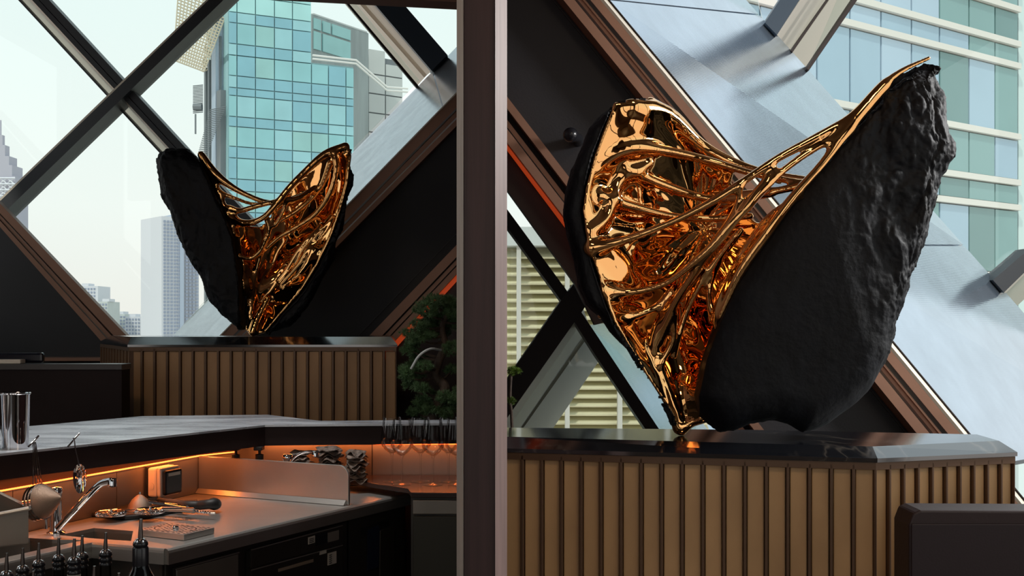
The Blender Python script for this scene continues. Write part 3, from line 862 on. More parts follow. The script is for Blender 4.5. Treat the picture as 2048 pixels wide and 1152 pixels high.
# left, far pedestal
ZL = 1.5352
top = [plan(262, 6.06), plan(782, 6.06), plan(786, 6.7), plan(224, 6.75)]
bot = [plan(255, 5.95), plan(795, 5.95), plan(792, 6.75), plan(199, 7.1)]
pedestal('tan panelled pedestal with black marble top under the small sculpture behind the bar', top, bot, ZL, 1.493, [(0, 1, 21, .008), (3, 0, 10, .014)], M_leather)

# ------------------------------------------------------------------ sculptures
def gold_mat():
    m = mat('polished_gold', (0.90, 0.475, 0.18, 1), 0.03, 1.0)
    return m
M_gold = gold_mat()
M_rock = mat('black_rock', rgb(11, 14, 20), 0.62, 0.0, bump=0.5, bscale=(45, 45, 45), bdist=0.006, detail=8, var=0.4, vscale=(14, 14, 9), spec=0.28)

class Sculpture:
    def __init__(s, root, Yc, ctrl, cell, xr, yr, zr):
        s.root = root; s.cell = cell; s.Yc = Yc
        px = [(c[0], c[1]) for c in ctrl]; dv = [c[2] for c in ctrl]
        s.hp = rbf(np.array(px) / 100.0, dv)
        w = [((c[0] - 1024) / F * c[2], CZ - (c[1] - HY) / F * c[2]) for c in ctrl]
        s.h = rbf(w, dv)
        s.o = (xr[0], yr[0], zr[0])
        s.gx = np.arange(xr[0], xr[1], cell); s.gy = np.arange(yr[0], yr[1], cell); s.gz = np.arange(zr[0], zr[1], cell)
        s.X2, s.Z2 = np.meshgrid(s.gx, s.gz, indexing='ij')
        s.H = s.h(s.X2, s.Z2).astype(np.float32)
    def pt(s, px, py, Y=None):
        if Y is None: Y = float(s.hp(px / 100.0, py / 100.0)) - .004
        return np.array([(px - 1024) / F * Y, Y, CZ - (py - HY) / F * Y])
    def pl(s, pts, Y=None):
        return [tuple(s.pt(p[0], p[1], Y if Y else (p[2] if len(p) > 2 else None))[[0, 2]]) for p in pts]
    def sheet(s, poly, thick, ripple):
        H = s.H + ripple
        d = poly_sdf(s.X2, s.Z2, poly)
        gxx, gzz = np.gradient(H, s.cell)
        sl = np.sqrt(1 + gxx ** 2 + gzz ** 2)
        Fv = np.empty((len(s.gx), len(s.gy), len(s.gz)), np.float32)
        for j, y in enumerate(s.gy):
            a = (np.abs(y - H) - 0) / sl
            # rounded rim
            q = np.sqrt(np.maximum(d + thick, 0) ** 2 + a ** 2) - thick
            Fv[:, j, :] = np.where(d + thick > 0, q, a - thick)
        s.Hr = H
        return Fv
    def strand(s, Fv, pts, rs, k=0.012, n=5):
        """pts: (px, py, Y or None), radii in pixels at Yc"""
        q = [np.concatenate([s.pt(*p), [r * s.Yc / F]]) for p, r in zip(pts, rs)]
        q = catmull(q, n)
        c = s.cell
        q = np.array(q); mg = q[:, 3].max() + 2.2 * k
        lo = q[:, :3].min(0) - mg; hi = q[:, :3].max(0) + mg
        g0 = [max(0, int((lo[t] - s.o[t]) / c)) for t in range(3)]
        g1 = [min(Fv.shape[t], int((hi[t] - s.o[t]) / c) + 2) for t in range(3)]
        G = np.full([g1[t] - g0[t] for t in range(3)], 9.0, np.float32)
        for i in range(len(q) - 1):
            a, b_ = q[i], q[i + 1]
            m = max(a[3], b_[3]) + 2.2 * k
            lo = np.minimum(a[:3], b_[:3]) - m; hi = np.maximum(a[:3], b_[:3]) + m
            i0 = [max(g0[t], int((lo[t] - s.o[t]) / c)) for t in range(3)]
            i1 = [min(g1[t], int((hi[t] - s.o[t]) / c) + 2) for t in range(3)]
            if any(i1[t] <= i0[t] for t in range(3)): continue
            X = s.gx[i0[0]:i1[0], None, None]; Y = s.gy[None, i0[1]:i1[1], None]; Z = s.gz[None, None, i0[2]:i1[2]]
            d = b_[:3] - a[:3]; L = (d * d).sum() + 1e-12
            t = np.clip(((X - a[0]) * d[0] + (Y - a[1]) * d[1] + (Z - a[2]) * d[2]) / L, 0, 1)
            dist = np.sqrt((X - a[0] - t * d[0]) ** 2 + (Y - a[1] - t * d[1]) ** 2 + (Z - a[2] - t * d[2]) ** 2) - (a[3] + (b_[3] - a[3]) * t)
            sl_ = tuple(slice(i0[t] - g0[t], i1[t] - g0[t]) for t in range(3))
            G[sl_] = np.minimum(G[sl_], dist.astype(np.float32))
        sg = tuple(slice(g0[t], g1[t]) for t in range(3))
        Fv[sg] = smin(Fv[sg], G, k)
    def rock(s, poly, front, back, cut=None, name='rock', seed=0, amp=.012, cavity=None, ampf=None):
        """front/back: functions (d = distance inside the round edge) -> depth planes"""
        d = poly_sdf(s.X2, s.Z2, poly)
        dr = -d if cut is None else np.minimum(line_dist(s.X2, s.Z2, cut), 10)
        fr = front(dr, s.X2, s.Z2); bk = back(dr, s.X2, s.Z2)
        Fv = np.empty((len(s.gx), len(s.gy), len(s.gz)), np.float32)
        for j, y in enumerate(s.gy):
            f = np.maximum(np.maximum(fr - y, y - bk) * .8, d)
            if cavity is not None:
                cd, ch = cavity
                f = np.maximum(f, -np.maximum(cd, (y - ch) * .8))
            Fv[:, j, :] = f
        V, Q = surface_nets(Fv, s.o, s.cell)
        V = smooth_verts(V, Q, 1)
        N = vnormals(V, Q)
        Pn = V + seed * 3.1
        Pn = Pn + .06 * np.stack([fbm(Pn + 9, 5, 2), fbm(Pn + 19, 5, 2), fbm(Pn + 29, 5, 2)], 1)
        n1 = fbm(Pn * np.array([1, 1, .6]), 5.5, 3, True); n2 = fbm(Pn * np.array([1, 1, .7]), 17, 4, True, .62)
        a = amp if ampf is None else amp * ampf(V)
        V = V + N * (a * (n1 * 2.0 + n2 * 1.0))[:, None]
        np_mesh(name, V, Q, M_rock, s.root)
    def seat(s, z):
        objs = [o for o in s.root.children]
        m = min(min(v.co.z for v in o.data.vertices) for o in objs) + s.root.location.z
        s.root.location.z += z - m
    def finish(s, Fv, name='gold'):
        V, Q = surface_nets(Fv, s.o, s.cell)
        V = smooth_verts(V, Q, 8)
        return np_mesh(name, V, Q, M_gold, s.root)
    def flow(s, cx, cz, amp, freq, seed):
        """ripples fanning out of a hub, folded by noise"""
        X, Z = s.X2.ravel(), s.Z2.ravel()
        p = np.stack([X, np.full(X.shape, seed * 1.7), Z], 1)
        w = fbm(p, 3.2, 2); w2 = fbm(p + 7, 6.0, 2)
        th = np.arctan2(Z - cz, X - cx); r = np.hypot(X - cx, Z - cz)
        v = np.sin(freq * th + 7 * w + 9 * r) * .8 + 1.6 * w + .5 * w2 + .07 * np.sin(freq * 4.3 * th + 9 * w + 6 * w2)
        fade = np.clip(r / .25, 0.2, 1)
        return (amp * v * fade).reshape(s.X2.shape).astype(np.float32)

# ---- large sculpture, lounge side
big = thing('rock_sculpture', 'large split black rock sculpture with stretched gold interior on the near pedestal', 'sculpture', (1.0, 3.55, ZR))
ctrl = [(1228, 212, 3.46), (1190, 300, 3.45), (1168, 400, 3.44), (1170, 460, 3.44), (1195, 560, 3.46), (1245, 670, 3.50), (1300, 770, 3.54), (1345, 860, 3.57),
        (1290, 235, 3.50), (1345, 225, 3.60), (1400, 310, 3.66), (1300, 350, 3.60), (1250, 420, 3.55), (1300, 470, 3.60), (1420, 420, 3.74), (1350, 560, 3.68), (1450, 480, 3.72), (1400, 650, 3.64), (1280, 600, 3.58),
        (1380, 760, 3.62), (1372, 860, 3.60), (1500, 530, 3.56), (1600, 410, 3.49), (1690, 280, 3.46), (1445, 640, 3.52), (1405, 780, 3.54), (1408, 850, 3.56), (1530, 430, 3.60), (1840, 140, 3.45)]
S = Sculpture(big, 3.55, ctrl, .0047, (.10, 1.50), (3.3, 3.96), (1.225, 2.46))
gpoly = S.pl([(1228, 213), (1262, 208), (1310, 212), (1345, 232), (1378, 285), (1430, 318), (1470, 340), (1462, 372), (1478, 420), (1512, 452), (1552, 452), (1600, 405), (1636, 362), (1640, 345), (1652, 352),
              (1590, 420), (1530, 500), (1470, 590), (1438, 655), (1402, 780), (1402, 846), (1372, 872), (1352, 868), (1338, 832), (1314, 792), (1287, 750), (1257, 702), (1228, 655), (1208, 602), (1197, 563), (1183, 520), (1172, 470), (1165, 430), (1172, 380), (1188, 320), (1206, 270)])
rip = S.flow(*S.pt(1420, 460, 3.6)[[0, 2]], .017, 6, 2)
edge = np.clip(line_dist(S.X2, S.Z2, gpoly[-10:] + gpoly[:1]) / .07, .12, 1)
rip = rip * edge * (.35 + .65 * np.clip((S.Z2 - 1.42) / .3, 0, 1))
Fv = S.sheet(gpoly, .0085, rip)
ST = [
 ([(1262, 225, 3.48), (1330, 240, 3.58), (1400, 300, 3.66), (1470, 335, 3.66), (1540, 355, 3.6), (1640, 372, 3.5)], [13, 22, 17, 12, 8, 8]),
 ([(1300, 212, 3.55), (1350, 240, 3.7), (1410, 300, 3.74), (1480, 345, 3.72), (1560, 372, 3.6)], [10, 12, 8, 6, 5]),
 ([(1195, 330, 3.48), (1260, 305, 3.50), (1330, 310, 3.55), (1420, 330, 3.58), (1510, 356, 3.55), (1610, 375, 3.48)], [8, 14, 12, 9, 7, 7]),
 ([(1180, 505, 3.45), (1235, 492, 3.44), (1300, 470, 3.42), (1370, 440, 3.41), (1440, 402, 3.40), (1500, 362, 3.40), (1560, 322, 3.41), (1640, 278, 3.42), (1715, 235, 3.43), (1770, 182, 3.44)], [16, 11, 8, 8, 9, 8, 8, 8, 9, 8]),
 ([(1318, 690, 3.58), (1345, 620, 3.52), (1395, 545, 3.46), (1445, 480, 3.42), (1490, 428, 3.40), (1530, 385, 3.40), (1572, 345, 3.41), (1640, 300, 3.42), (1700, 268, 3.43)], [14, 10, 8, 8, 8, 7, 7, 6, 7]),
 ([(1205, 590, 3.48), (1262, 592, 3.50), (1330, 575, 3.48), (1390, 530, 3.44), (1440, 480, 3.42), (1475, 415, 3.41), (1478, 385, 3.40)], [12, 9, 7, 7, 7, 6, 6]),
 ([(1492, 420, 3.41), (1505, 398, 3.40), (1522, 380, 3.40), (1545, 350, 3.41)], [6, 5, 5, 6]),
 ([(1430, 402, 3.62), (1490, 395, 3.55), (1550, 390, 3.5), (1610, 378, 3.47)], [14, 8, 8, 8]),
 ([(1250, 345, 3.52), (1330, 380, 3.58), (1400, 402, 3.6), (1470, 408, 3.56), (1540, 395, 3.5)], [10, 12, 9, 6, 6]),
 ([(1200, 400, 3.48), (1260, 420, 3.53), (1340, 440, 3.58), (1420, 445, 3.6), (1500, 440, 3.56)], [12, 12, 9, 8, 8]),
 ([(1858, 124, 3.45), (1800, 152, 3.44), (1756, 190, 3.43), (1700, 262, 3.42), (1645, 335, 3.42), (1590, 398, 3.42), (1530, 478, 3.43), (1475, 560, 3.45), (1442, 640, 3.48)], [4, 6, 10, 11, 9, 10, 12, 10, 8]),
 ([(1600, 400, 3.44), (1540, 440, 3.46), (1490, 505, 3.46), (1452, 575, 3.48), (1432, 630, 3.49), (1434, 662, 3.50)], [7, 7, 8, 7, 7, 6]),
 ([(1480, 470, 3.56), (1440, 530, 3.54), (1418, 590, 3.54), (1425, 650, 3.52)], [9, 7, 7, 8]),
 ([(1400, 545, 3.52), (1352, 610, 3.54), (1318, 650, 3.56), (1308, 700, 3.57), (1320, 745, 3.58), (1340, 800, 3.57), (1358, 862, 3.58)], [9, 9, 10, 10, 9, 9, 12]),
 ([(1350, 640, 3.54), (1345, 690, 3.56), (1322, 735, 3.57)], [6, 5, 6]),
 ([(1470, 480, 3.5), (1410, 560, 3.54), (1370, 640, 3.57), (1348, 720, 3.58)], [7, 7, 7, 7]),
 ([(1200, 640, 3.49), (1260, 640, 3.53), (1310, 622, 3.55), (1340, 590, 3.54)], [6, 8, 8, 7]),
 ([(1182, 470, 3.45), (1215, 440, 3.48), (1240, 370, 3.52), (1300, 335, 3.55)], [9, 10, 9, 8]),
 ([(1365, 868, 3.58), (1385, 852, 3.57), (1412, 846, 3.56)], [9, 9, 8]),
]
for pts, rs in ST: S.strand(Fv, pts, [r_ * .9 for r_ in rs], .026)
# pockets pressed into the melt
S.finish(Fv, 'gold_interior')
# left half: shell behind the gold, rough rim showing
rp_out = [(1232, 211), (1198, 232), (1172, 262), (1158, 300), (1138, 345), (1127, 390), (1120, 440), (1128, 480), (1144, 535), (1152, 586), (1166, 619), (1199, 652), (1214, 675), (1248, 708), (1278, 736), (1309, 777), (1328, 812), (1334, 840), (1350, 868),
          (1362, 874), (1390, 862), (1398, 800), (1430, 690), (1450, 600), (1470, 520), (1478, 440), (1450, 360), (1420, 322), (1372, 290), (1340, 236), (1318, 214), (1280, 209)]
poly = S.pl([(a, b_, 3.5) for a, b_ in rp_out])
ginner = S.pl([(1228, 216), (1345, 215), (1520, 300), (1600, 420), (1480, 620), (1420, 760), (1410, 880), (1345, 868), (1338, 832), (1314, 792), (1287, 750), (1257, 702), (1228, 655), (1208, 602), (1186, 530), (1172, 470), (1165, 430), (1172, 380), (1188, 320), (1206, 270)])
gd = poly_sdf(S.X2, S.Z2, ginner)
rnd_ = lambda d, R: np.sqrt(np.clip(1 - (1 - np.clip(d, 0, R) / R) ** 2, 0, 1))
S.rock(poly, lambda d, X, Z: 3.50 - .065 * rnd_(d, .04), lambda d, X, Z: np.maximum(3.52 + .09 * rnd_(d, .08), np.where(gd < 0.01, S.Hr + .05, 0) * np.clip(d / .02, 0, 1)), name='rock_half', seed=1, amp=.0045,
       cavity=(gd, S.Hr + .004))
# right half: heavy slab, sharp cut edge left
edge_cut = [(1868, 118), (1800, 148), (1760, 184), (1700, 262), (1640, 342), (1580, 412), (1520, 498), (1468, 582), (1436, 650), (1408, 730), (1393, 800), (1402, 850)]
rest = [(1440, 876), (1470, 872), (1500, 858), (1545, 850), (1575, 858), (1600, 873), (1620, 868), (1645, 856), (1700, 814), (1735, 780), (1778, 719), (1797, 660), (1821, 600), (1840, 550), (1854, 500), (1864, 460), (1878, 420), (1887, 375), (1905, 335), (1906, 300), (1892, 262), (1884, 210), (1874, 170), (1876, 140)]
pr = S.pl([(a, b_, 3.48) for a, b_ in edge_cut] + [(a, b_, 3.50 + .07 * min(1, i / 8)) for i, (a, b_) in enumerate(rest)])
cutl = S.pl([(a, b_, 3.48) for a, b_ in edge_cut[-1:]] + [(a, b_, 3.50 + .07 * min(1, i / 8)) for i, (a, b_) in enumerate(rest)] + [(a, b_, 3.48) for a, b_ in edge_cut[:1]])
dcut = line_dist(S.X2, S.Z2, S.pl([(a, b_, 3.48) for a, b_ in edge_cut]))
S.rock(pr, lambda d, X, Z: 3.53 - .13 * rnd_(d, .11) + .05 * np.exp(-dcut / .05), lambda d, X, Z: 3.53 + .17 * rnd_(d, .16) * np.clip(dcut / .25, .12, 1), cut=cutl, name='rock_half', seed=5, amp=.011,
       ampf=lambda V: .14 + 1.35 * np.clip((V[:, 0] - (1.02 - .0 * V[:, 2]) + .25 * (V[:, 2] - 1.8)) / .22, 0, 1))

S.seat(ZR + .0005)
# ---- small sculpture, bar side
sml = thing('rock_sculpture', 'small split black rock sculpture with gold webbed interior on the far pedestal behind the bar', 'sculpture', (-1.55, 6.35, ZL))
ctrl = [(398, 300, 6.28), (430, 370, 6.28), (455, 420, 6.28), (474, 480, 6.30), (488, 570, 6.32), (494, 660, 6.36), (515, 672, 6.36), (560, 470, 6.46), (530, 540, 6.44), (600, 480, 6.42), (520, 620, 6.42), (560, 560, 6.42),
        (690, 300, 6.34), (700, 340, 6.30), (675, 430, 6.32), (650, 510, 6.32), (600, 590, 6.33), (550, 650, 6.35), (610, 410, 6.48), (645, 355, 6.44), (500, 500, 6.38), (640, 430, 6.42)]
S = Sculpture(sml, 6.35, ctrl, .0068, (-2.16, -.82), (6.02, 6.68), (1.52, 2.68))
gpoly = S.pl([(694, 293), (668, 299), (636, 330), (600, 362), (572, 392), (556, 412), (546, 440), (520, 457), (500, 455), (478, 445), (464, 425), (470, 470), (482, 540), (490, 620), (492, 664), (512, 674), (532, 668), (560, 635), (600, 590), (635, 535), (662, 480), (680, 430), (696, 370), (703, 315)])
rip = S.flow(*S.pt(520, 610, 6.4)[[0, 2]], .015, 8, 5)
edge = np.clip(line_dist(S.X2, S.Z2, gpoly[-9:] + gpoly[:2]) / .07, .15, 1)
Fv = S.sheet(gpoly, .0115, rip * edge)
ST = [
 ([(402, 312, 6.26), (428, 350, 6.27), (462, 376, 6.28), (500, 396, 6.30), (540, 409, 6.32), (580, 402, 6.36), (610, 392, 6.42)], [6, 9, 6, 4.5, 5, 5, 6]),
 ([(405, 320, 6.27), (420, 350, 6.28), (436, 385, 6.28), (452, 425, 6.28), (468, 470, 6.28)], [5, 6, 5, 5, 5]),
 ([(437, 388, 6.28), (470, 400, 6.30), (505, 411, 6.34), (540, 410, 6.36)], [5, 3.5, 3.2, 4]),
 ([(460, 420, 6.28), (480, 425, 6.28), (515, 415, 6.27), (550, 407, 6.26), (595, 400, 6.30), (630, 380, 6.38)], [6, 5, 4.5, 4.5, 5, 6]),
 ([(466, 440, 6.29), (482, 449, 6.27), (505, 448, 6.25), (530, 436, 6.24), (552, 412, 6.24), (580, 378, 6.26), (612, 345, 6.28), (650, 312, 6.30), (690, 297, 6.32)], [8, 7, 5.5, 5, 5.5, 6, 6, 7, 8]),
 ([(533, 440, 6.28), (538, 465, 6.30), (528, 495, 6.34), (516, 530, 6.36), (508, 570, 6.38), (500, 640, 6.38)], [5, 4.5, 4.5, 4.5, 5, 6]),
 ([(478, 515, 6.30), (500, 520, 6.32), (520, 505, 6.32), (532, 480, 6.30)], [5, 4, 4, 4]),
 ([(552, 412, 6.26), (546, 435, 6.28), (548, 455, 6.30), (565, 430, 6.28), (575, 398, 6.28)], [4, 3, 4, 3, 4]),
 ([(668, 312, 6.30), (672, 345, 6.31), (660, 390, 6.33), (632, 430, 6.35), (592, 458, 6.37), (555, 480, 6.38), (520, 512, 6.38)], [6, 4.5, 5, 5, 4.5, 4, 4]),
 ([(660, 330, 6.34), (640, 380, 6.38), (600, 420, 6.40), (560, 445, 6.38)], [6, 5, 5, 4]),
 ([(668, 440, 6.34), (630, 480, 6.37), (600, 530, 6.37), (560, 575, 6.38)], [4, 5, 5, 4]),
 ([(640, 455, 6.37), (600, 500, 6.38), (575, 540, 6.38), (555, 565, 6.38)], [4, 4, 4, 4]),
 ([(505, 668, 6.34), (515, 640, 6.36), (535, 600, 6.38)], [7, 6, 5]),
]
for pts, rs in ST: S.strand(Fv, pts, [r_ * 1.1 for r_ in rs], .022)
S.finish(Fv, 'gold_interior')
lp = [(402, 314), (378, 293), (350, 291), (330, 290), (316, 300), (303, 318), (306, 345), (314, 395), (330, 430), (345, 465), (356, 500), (372, 535), (392, 560), (402, 585), (418, 615), (430, 632), (452, 652), (470, 670), (480, 672), (492, 668), (490, 620), (487, 560), (475, 480), (462, 445), (440, 395), (420, 350)]
pL = S.pl([(a, b_, 6.24) for a, b_ in lp])
cutr = S.pl([(a, b_, 6.24) for a, b_ in [lp[0]] + lp[1:20]])
S.rock(pL, lambda d, X, Z: 6.26 - .11 * rnd_(d, .10), lambda d, X, Z: 6.27 + .10 * rnd_(d, .12), cut=cutr, name='rock_half', seed=2, amp=.012)
rr = [(700, 296), (706, 312), (705, 335), (714, 350), (712, 375), (700, 400), (696, 430), (692, 465), (676, 490), (672, 525), (662, 545), (645, 575), (630, 605), (605, 640), (580, 660), (545, 672), (530, 672), (500, 660), (520, 560), (560, 470), (620, 400), (650, 350), (680, 315)]
pR = S.pl([(a, b_, 6.36) for a, b_ in rr])
gin = S.pl([(695, 290), (640, 320), (560, 390), (440, 430), (480, 690), (528, 676), (562, 632), (602, 588), (637, 533), (664, 478), (682, 428), (698, 368), (702, 315)])
gd = poly_sdf(S.X2, S.Z2, gin)
S.rock(pR, lambda d, X, Z: 6.36 - .07 * rnd_(d, .05), lambda d, X, Z: np.maximum(6.38 + .10 * rnd_(d, .1), np.where(gd < .01, S.Hr + .05, 0) * np.clip(d / .03, 0, 1)), name='rock_half', seed=8, amp=.010, cavity=(gd, S.Hr + .004))
S.seat(ZL + .0005)
# ------------------------------------------------------------------ bar
M_steel = mat('brushed_steel', rgb(186, 184, 180), 0.34, 0.85, bump=0.12, bscale=(6, 120, 120), bdist=0.002, var=0.12, vscale=(3, 3, 3))
M_steeld = mat('dull_steel', rgb(138, 132, 124), 0.4, 0.6, bump=0.08, bscale=(60, 60, 60), bdist=0.002, var=0.15, vscale=(3, 3, 3))
M_steelk = mat('dark_steel_front', rgb(66, 62, 58), 0.42, 0.6, var=0.15, vscale=(4, 4, 4))
M_chrome = mat('chrome', rgb(225, 225, 228), 0.06, 1.0)
M_black = mat('black_matte', rgb(20, 19, 21), 0.55)
M_blackg = MATS['black_gloss']
M_fascia = mat('dark_fascia', rgb(36, 25, 25), 0.6, var=.15, spec=.2)
M_marble = mat('grey_marble', rgb(176, 184, 194), 0.28, 0.0, col2=rgb(126, 132, 142), vscale=(2.5, 7, 2.5), bump=.15, bscale=(7, 30, 7), bdist=.004, spec=1.0, rvar=.08)
M_marble.node_tree.nodes['Principled BSDF'].inputs['IOR'].default_value = 2.4
M_white = mat('white_plastic', rgb(225, 214, 200), 0.4)
M_glass = glass_mat('clear_glass', (0.985, 0.985, 0.985, 1), .5, 0.0, 1.5)
M_bglass = glass_mat('bottle_glass', (0.62, 0.66, 0.66, 1), 1.2, 0.02, 1.5)
M_paper = mat('sticker_paper', rgb(196, 188, 176), 0.7)

def V2(px, Y): return Vector(((px - 1024) / F * Y, Y))
def prism_plan(pts, z0, z1): return MB().prism([(p[0], p[1], z0) for p in pts], (0, 0, z1 - z0))

# path of the splash wall
B0 = PZ(0, 1075, .9); B1 = PZ(397, 985, .9)
dB = (B1 - B0).normalized(); Bm = B0 - dB * .45
wall_path = [Bm.xy, B1.xy, V2(470, 4.74), V2(520, 4.82), Vector((-.12, 4.82))]
ledge_pts = [V2(-90, 3.40), V2(0, 3.575), V2(530, 4.60), Vector((-.12, 4.69)), Vector((-.12, 4.87)), V2(640, 4.80), V2(535, 5.13), V2(285, 5.05), V2(60, 4.55), V2(-90, 4.2)]
bar_ = thing('bar_counter', 'raised bar counter with grey veined stone top, dark fascia and glowing orange strip', 'counter', (-1.3, 4.6, 0))
prism_plan(ledge_pts, 1.174, 1.182).build('stone_top', M_marble, bar_)
ins = [Vector(p) for p in ledge_pts]
fr = [V2(-90, 3.415), V2(0, 3.585), V2(530, 4.61), Vector((-.12, 4.70))]
fb_ = [p + Vector((-.035, .06)) for p in fr]; fb_[-1] = Vector((-.12, 4.76))
b = MB()
for i in range(3):
    q = lambda z: [(fr[i].x, fr[i].y, z), (fr[i + 1].x, fr[i + 1].y, z), (fb_[i + 1].x, fb_[i + 1].y, z), (fb_[i].x, fb_[i].y, z)]
    b.hexa(q(1.094), q(1.173))
b.build('fascia', M_fascia, bar_)
# body and splash panels
body = wall_path + [Vector((-.12, 4.86)), V2(640, 4.86), V2(535, 5.06), V2(285, 4.98), V2(60, 4.5), V2(-90, 4.1)]
prism_plan(body, 0.0, 1.157).build('body', M_fascia, bar_)
for i in range(4):
    a, c = wall_path[i], wall_path[i + 1]; d = (c - a).normalized(); n = Vector((d.y, -d.x)) * .006
    zt = 1.05 if i < 2 else 1.075
    k = 3 if i == 0 else (2 if i == 3 else 1)
    for j in range(k):
        p0 = a + (c - a) * (j / k) + d * .002; p1 = a + (c - a) * ((j + 1) / k) - d * .002
        q = lambda z: [(p0.x, p0.y, z), (p1.x, p1.y, z), (p1.x + n.x, p1.y + n.y, z), (p0.x + n.x, p0.y + n.y, z)]
        MB().hexa(q(.9), q(zt)).build('splash_panel', M_steeld, bar_)
    q = lambda z, o=1.6: [(a.x, a.y, z), (c.x, c.y, z), (c.x + n.x * o, c.y + n.y * o, z), (a.x + n.x * o, a.y + n.y * o, z)]
    MB().hexa(q(zt + .002), q(zt + .006)).build('light_strip', M_ledo, bar_, label='glowing orange light strip')

for i, (a, c) in enumerate(zip(wall_path[:-1], wall_path[1:])):
    if i == 2: continue
    a, c = Vector((a[0], a[1])), Vector((c[0], c[1])); m_ = (a + c) / 2; d = (c - a).normalized(); n = Vector((d.y, -d.x)) * .03
    area('led_strip_lamp', (m_.x + n.x, m_.y + n.y, 1.09), (math.radians(0), 0, math.atan2(d.y, d.x)), (c - a).length * .96, .012, 1.7 * (c - a).length, (1.0, .24, .05))
# worktop with two basins
A0 = PZ(330, 1097, .9); A1 = PZ(815, 985, .9)
wt = thing('steel_workbench', 'brushed stainless steel workbench with sink basins under the bar counter', 'workbench', (-1.2, 3.8, 0))
outer = [A0.xy, A1.xy, Vector((A1.x, 4.78)), V2(525, 4.80), V2(470, 4.72), B1.xy + Vector((.01, -.005)), Bm.xy + Vector((.012, 0)), PZ(-110, 1152, .9).xy, PZ(0, 1126, .9).xy, PZ(184, 1084, .9).xy]
holeA = [PZ(118, 1070, .9).xy, PZ(188, 1056, .9).xy, PZ(266, 1062, .9).xy, PZ(262, 1082, .9).xy, PZ(188, 1077, .9).xy]
holeB = [PZ(-60, 1082, .9).xy, PZ(60, 1076, .9).xy, PZ(104, 1079, .9).xy, PZ(168, 1080, .9).xy, PZ(0, 1117, .9).xy, PZ(-60, 1132, .9).xy]
def sheet_with_holes(name, outer, holes, z, th, m, root):
    bm = bmesh.new(); off = wloc(root)
    for loop in [outer] + holes:
        vs = [bm.verts.new((p[0] - off.x, p[1] - off.y, z - off.z)) for p in loop]
        for i in range(len(vs)): bm.edges.new((vs[i], vs[(i + 1) % len(vs)]))
    bmesh.ops.triangle_fill(bm, use_beauty=True, edges=bm.edges[:])
    r = bmesh.ops.extrude_face_region(bm, geom=bm.faces[:])
    for v in [g for g in r['geom'] if isinstance(g, bmesh.types.BMVert)]: v.co.z -= th
    bmesh.ops.recalc_face_normals(bm, faces=bm.faces)
    me = bpy.data.meshes.new(name); bm.to_mesh(me); bm.free(); me.materials.append(m)
    o = bpy.data.objects.new(name, me); COL.objects.link(o); o.parent = root
    return o
sheet_with_holes('worktop', outer, [holeA, holeB], .9, .012, M_steel, wt)
for hole in (holeA, holeB):
    b = MB(); n = len(hole)
    c = sum(hole, Vector((0, 0))) / n
    o2 = [p + (p - c).normalized() * .006 for p in hole]
    vs = [(p.x, p.y, .888) for p in hole] + [(p.x, p.y, .74) for p in hole] + [(p.x, p.y, .888) for p in o2] + [(p.x, p.y, .732) for p in o2]
    fs = [(i, (i + 1) % n, n + (i + 1) % n, n + i) for i in range(n)] + [(2 * n + i, 2 * n + (i + 1) % n, 3 * n + (i + 1) % n, 3 * n + i) for i in range(n)]
    fs += [(i, (i + 1) % n, 2 * n + (i + 1) % n, 2 * n + i) for i in range(n)] + [tuple(range(n, 2 * n)), tuple(range(3 * n, 4 * n))]
    b.add(vs, fs).build('basin', M_steeld, wt)
dA = (A1 - A0).normalized(); nA = Vector((dA.y, -dA.x, 0))
# rounded front nose and apron
pr_ = [(0, 0), (.008, -.001), (.014, -.006), (.016, -.014), (.016, -.05), (.0, -.05), (-.004, -.012)]
def nose(a, c, nn):
    a, c = Vector(a), Vector(c)
    vs = [a + nn * o + Vector((0, 0, h)) for o, h in pr_] + [c + nn * o + Vector((0, 0, h)) for o, h in pr_]
    k = len(pr_)
    return MB().add(vs, [tuple(range(k)), tuple(range(2 * k - 1, k - 1, -1))] + [(i, (i + 1) % k, k + (i + 1) % k, k + i) for i in range(k)])
nose(A0, A1, nA).build('front_nose', M_steel, wt)
R1 = PZ(184, 1084, .9); R2 = PZ(0, 1126, .9); R3 = PZ(-110, 1152, .9)
for a, c in ((R1, A0), (R2, R1), (R3, R2)):
    d = (c - a).normalized(); nose(a, c, Vector((d.y, -d.x, 0)) * .4).build('front_nose', M_steel, wt)
body = [A0.xy - nA.xy * .03 - dA.xy * .0, A1.xy - nA.xy * .03 - dA.xy * .01, Vector((A1.x - .02, 4.75)), V2(525, 4.77), B1.xy + Vector((.02, -.02)), Bm.xy + Vector((.02, 0)), R3.xy + Vector((0, .03)), R2.xy + Vector((0, .03)), R1.xy + Vector((0, .03))]
prism_plan(body, .08, .72).build('cabinet_body', M_steelk, wt)
b = MB()
for a, c in ((A0.xy - nA.xy * .012, A1.xy - nA.xy * .012), (R1.xy + Vector((0, .01)), A0.xy + Vector((0, .01))), (R2.xy + Vector((0, .01)), R1.xy + Vector((0, .01)))):
    d = (c - a).normalized(); n = Vector((d.y, -d.x)) * -.012
    b.hexa([(a.x, a.y, .08), (c.x, c.y, .08), (c.x, c.y, .886), (a.x, a.y, .886)], [(a.x + n.x, a.y + n.y, .08), (c.x + n.x, c.y + n.y, .08), (c.x + n.x, c.y + n.y, .886), (a.x + n.x, a.y + n.y, .886)])
b.build('front_panel', M_steelk, wt)
def VP(px, py, off=0.0):
    """point of the workbench's front plane, off metres proud of it, seen at that pixel"""
    a = A0 + nA * off; r = Vector(((px - 1024) / F, 1, -(py - HY) / F))
    t = (a - Vector((0, 0, 0))).dot(nA) / r.dot(nA)
    return Vector((r.x * t, r.y * t, CZ + r.z * t))
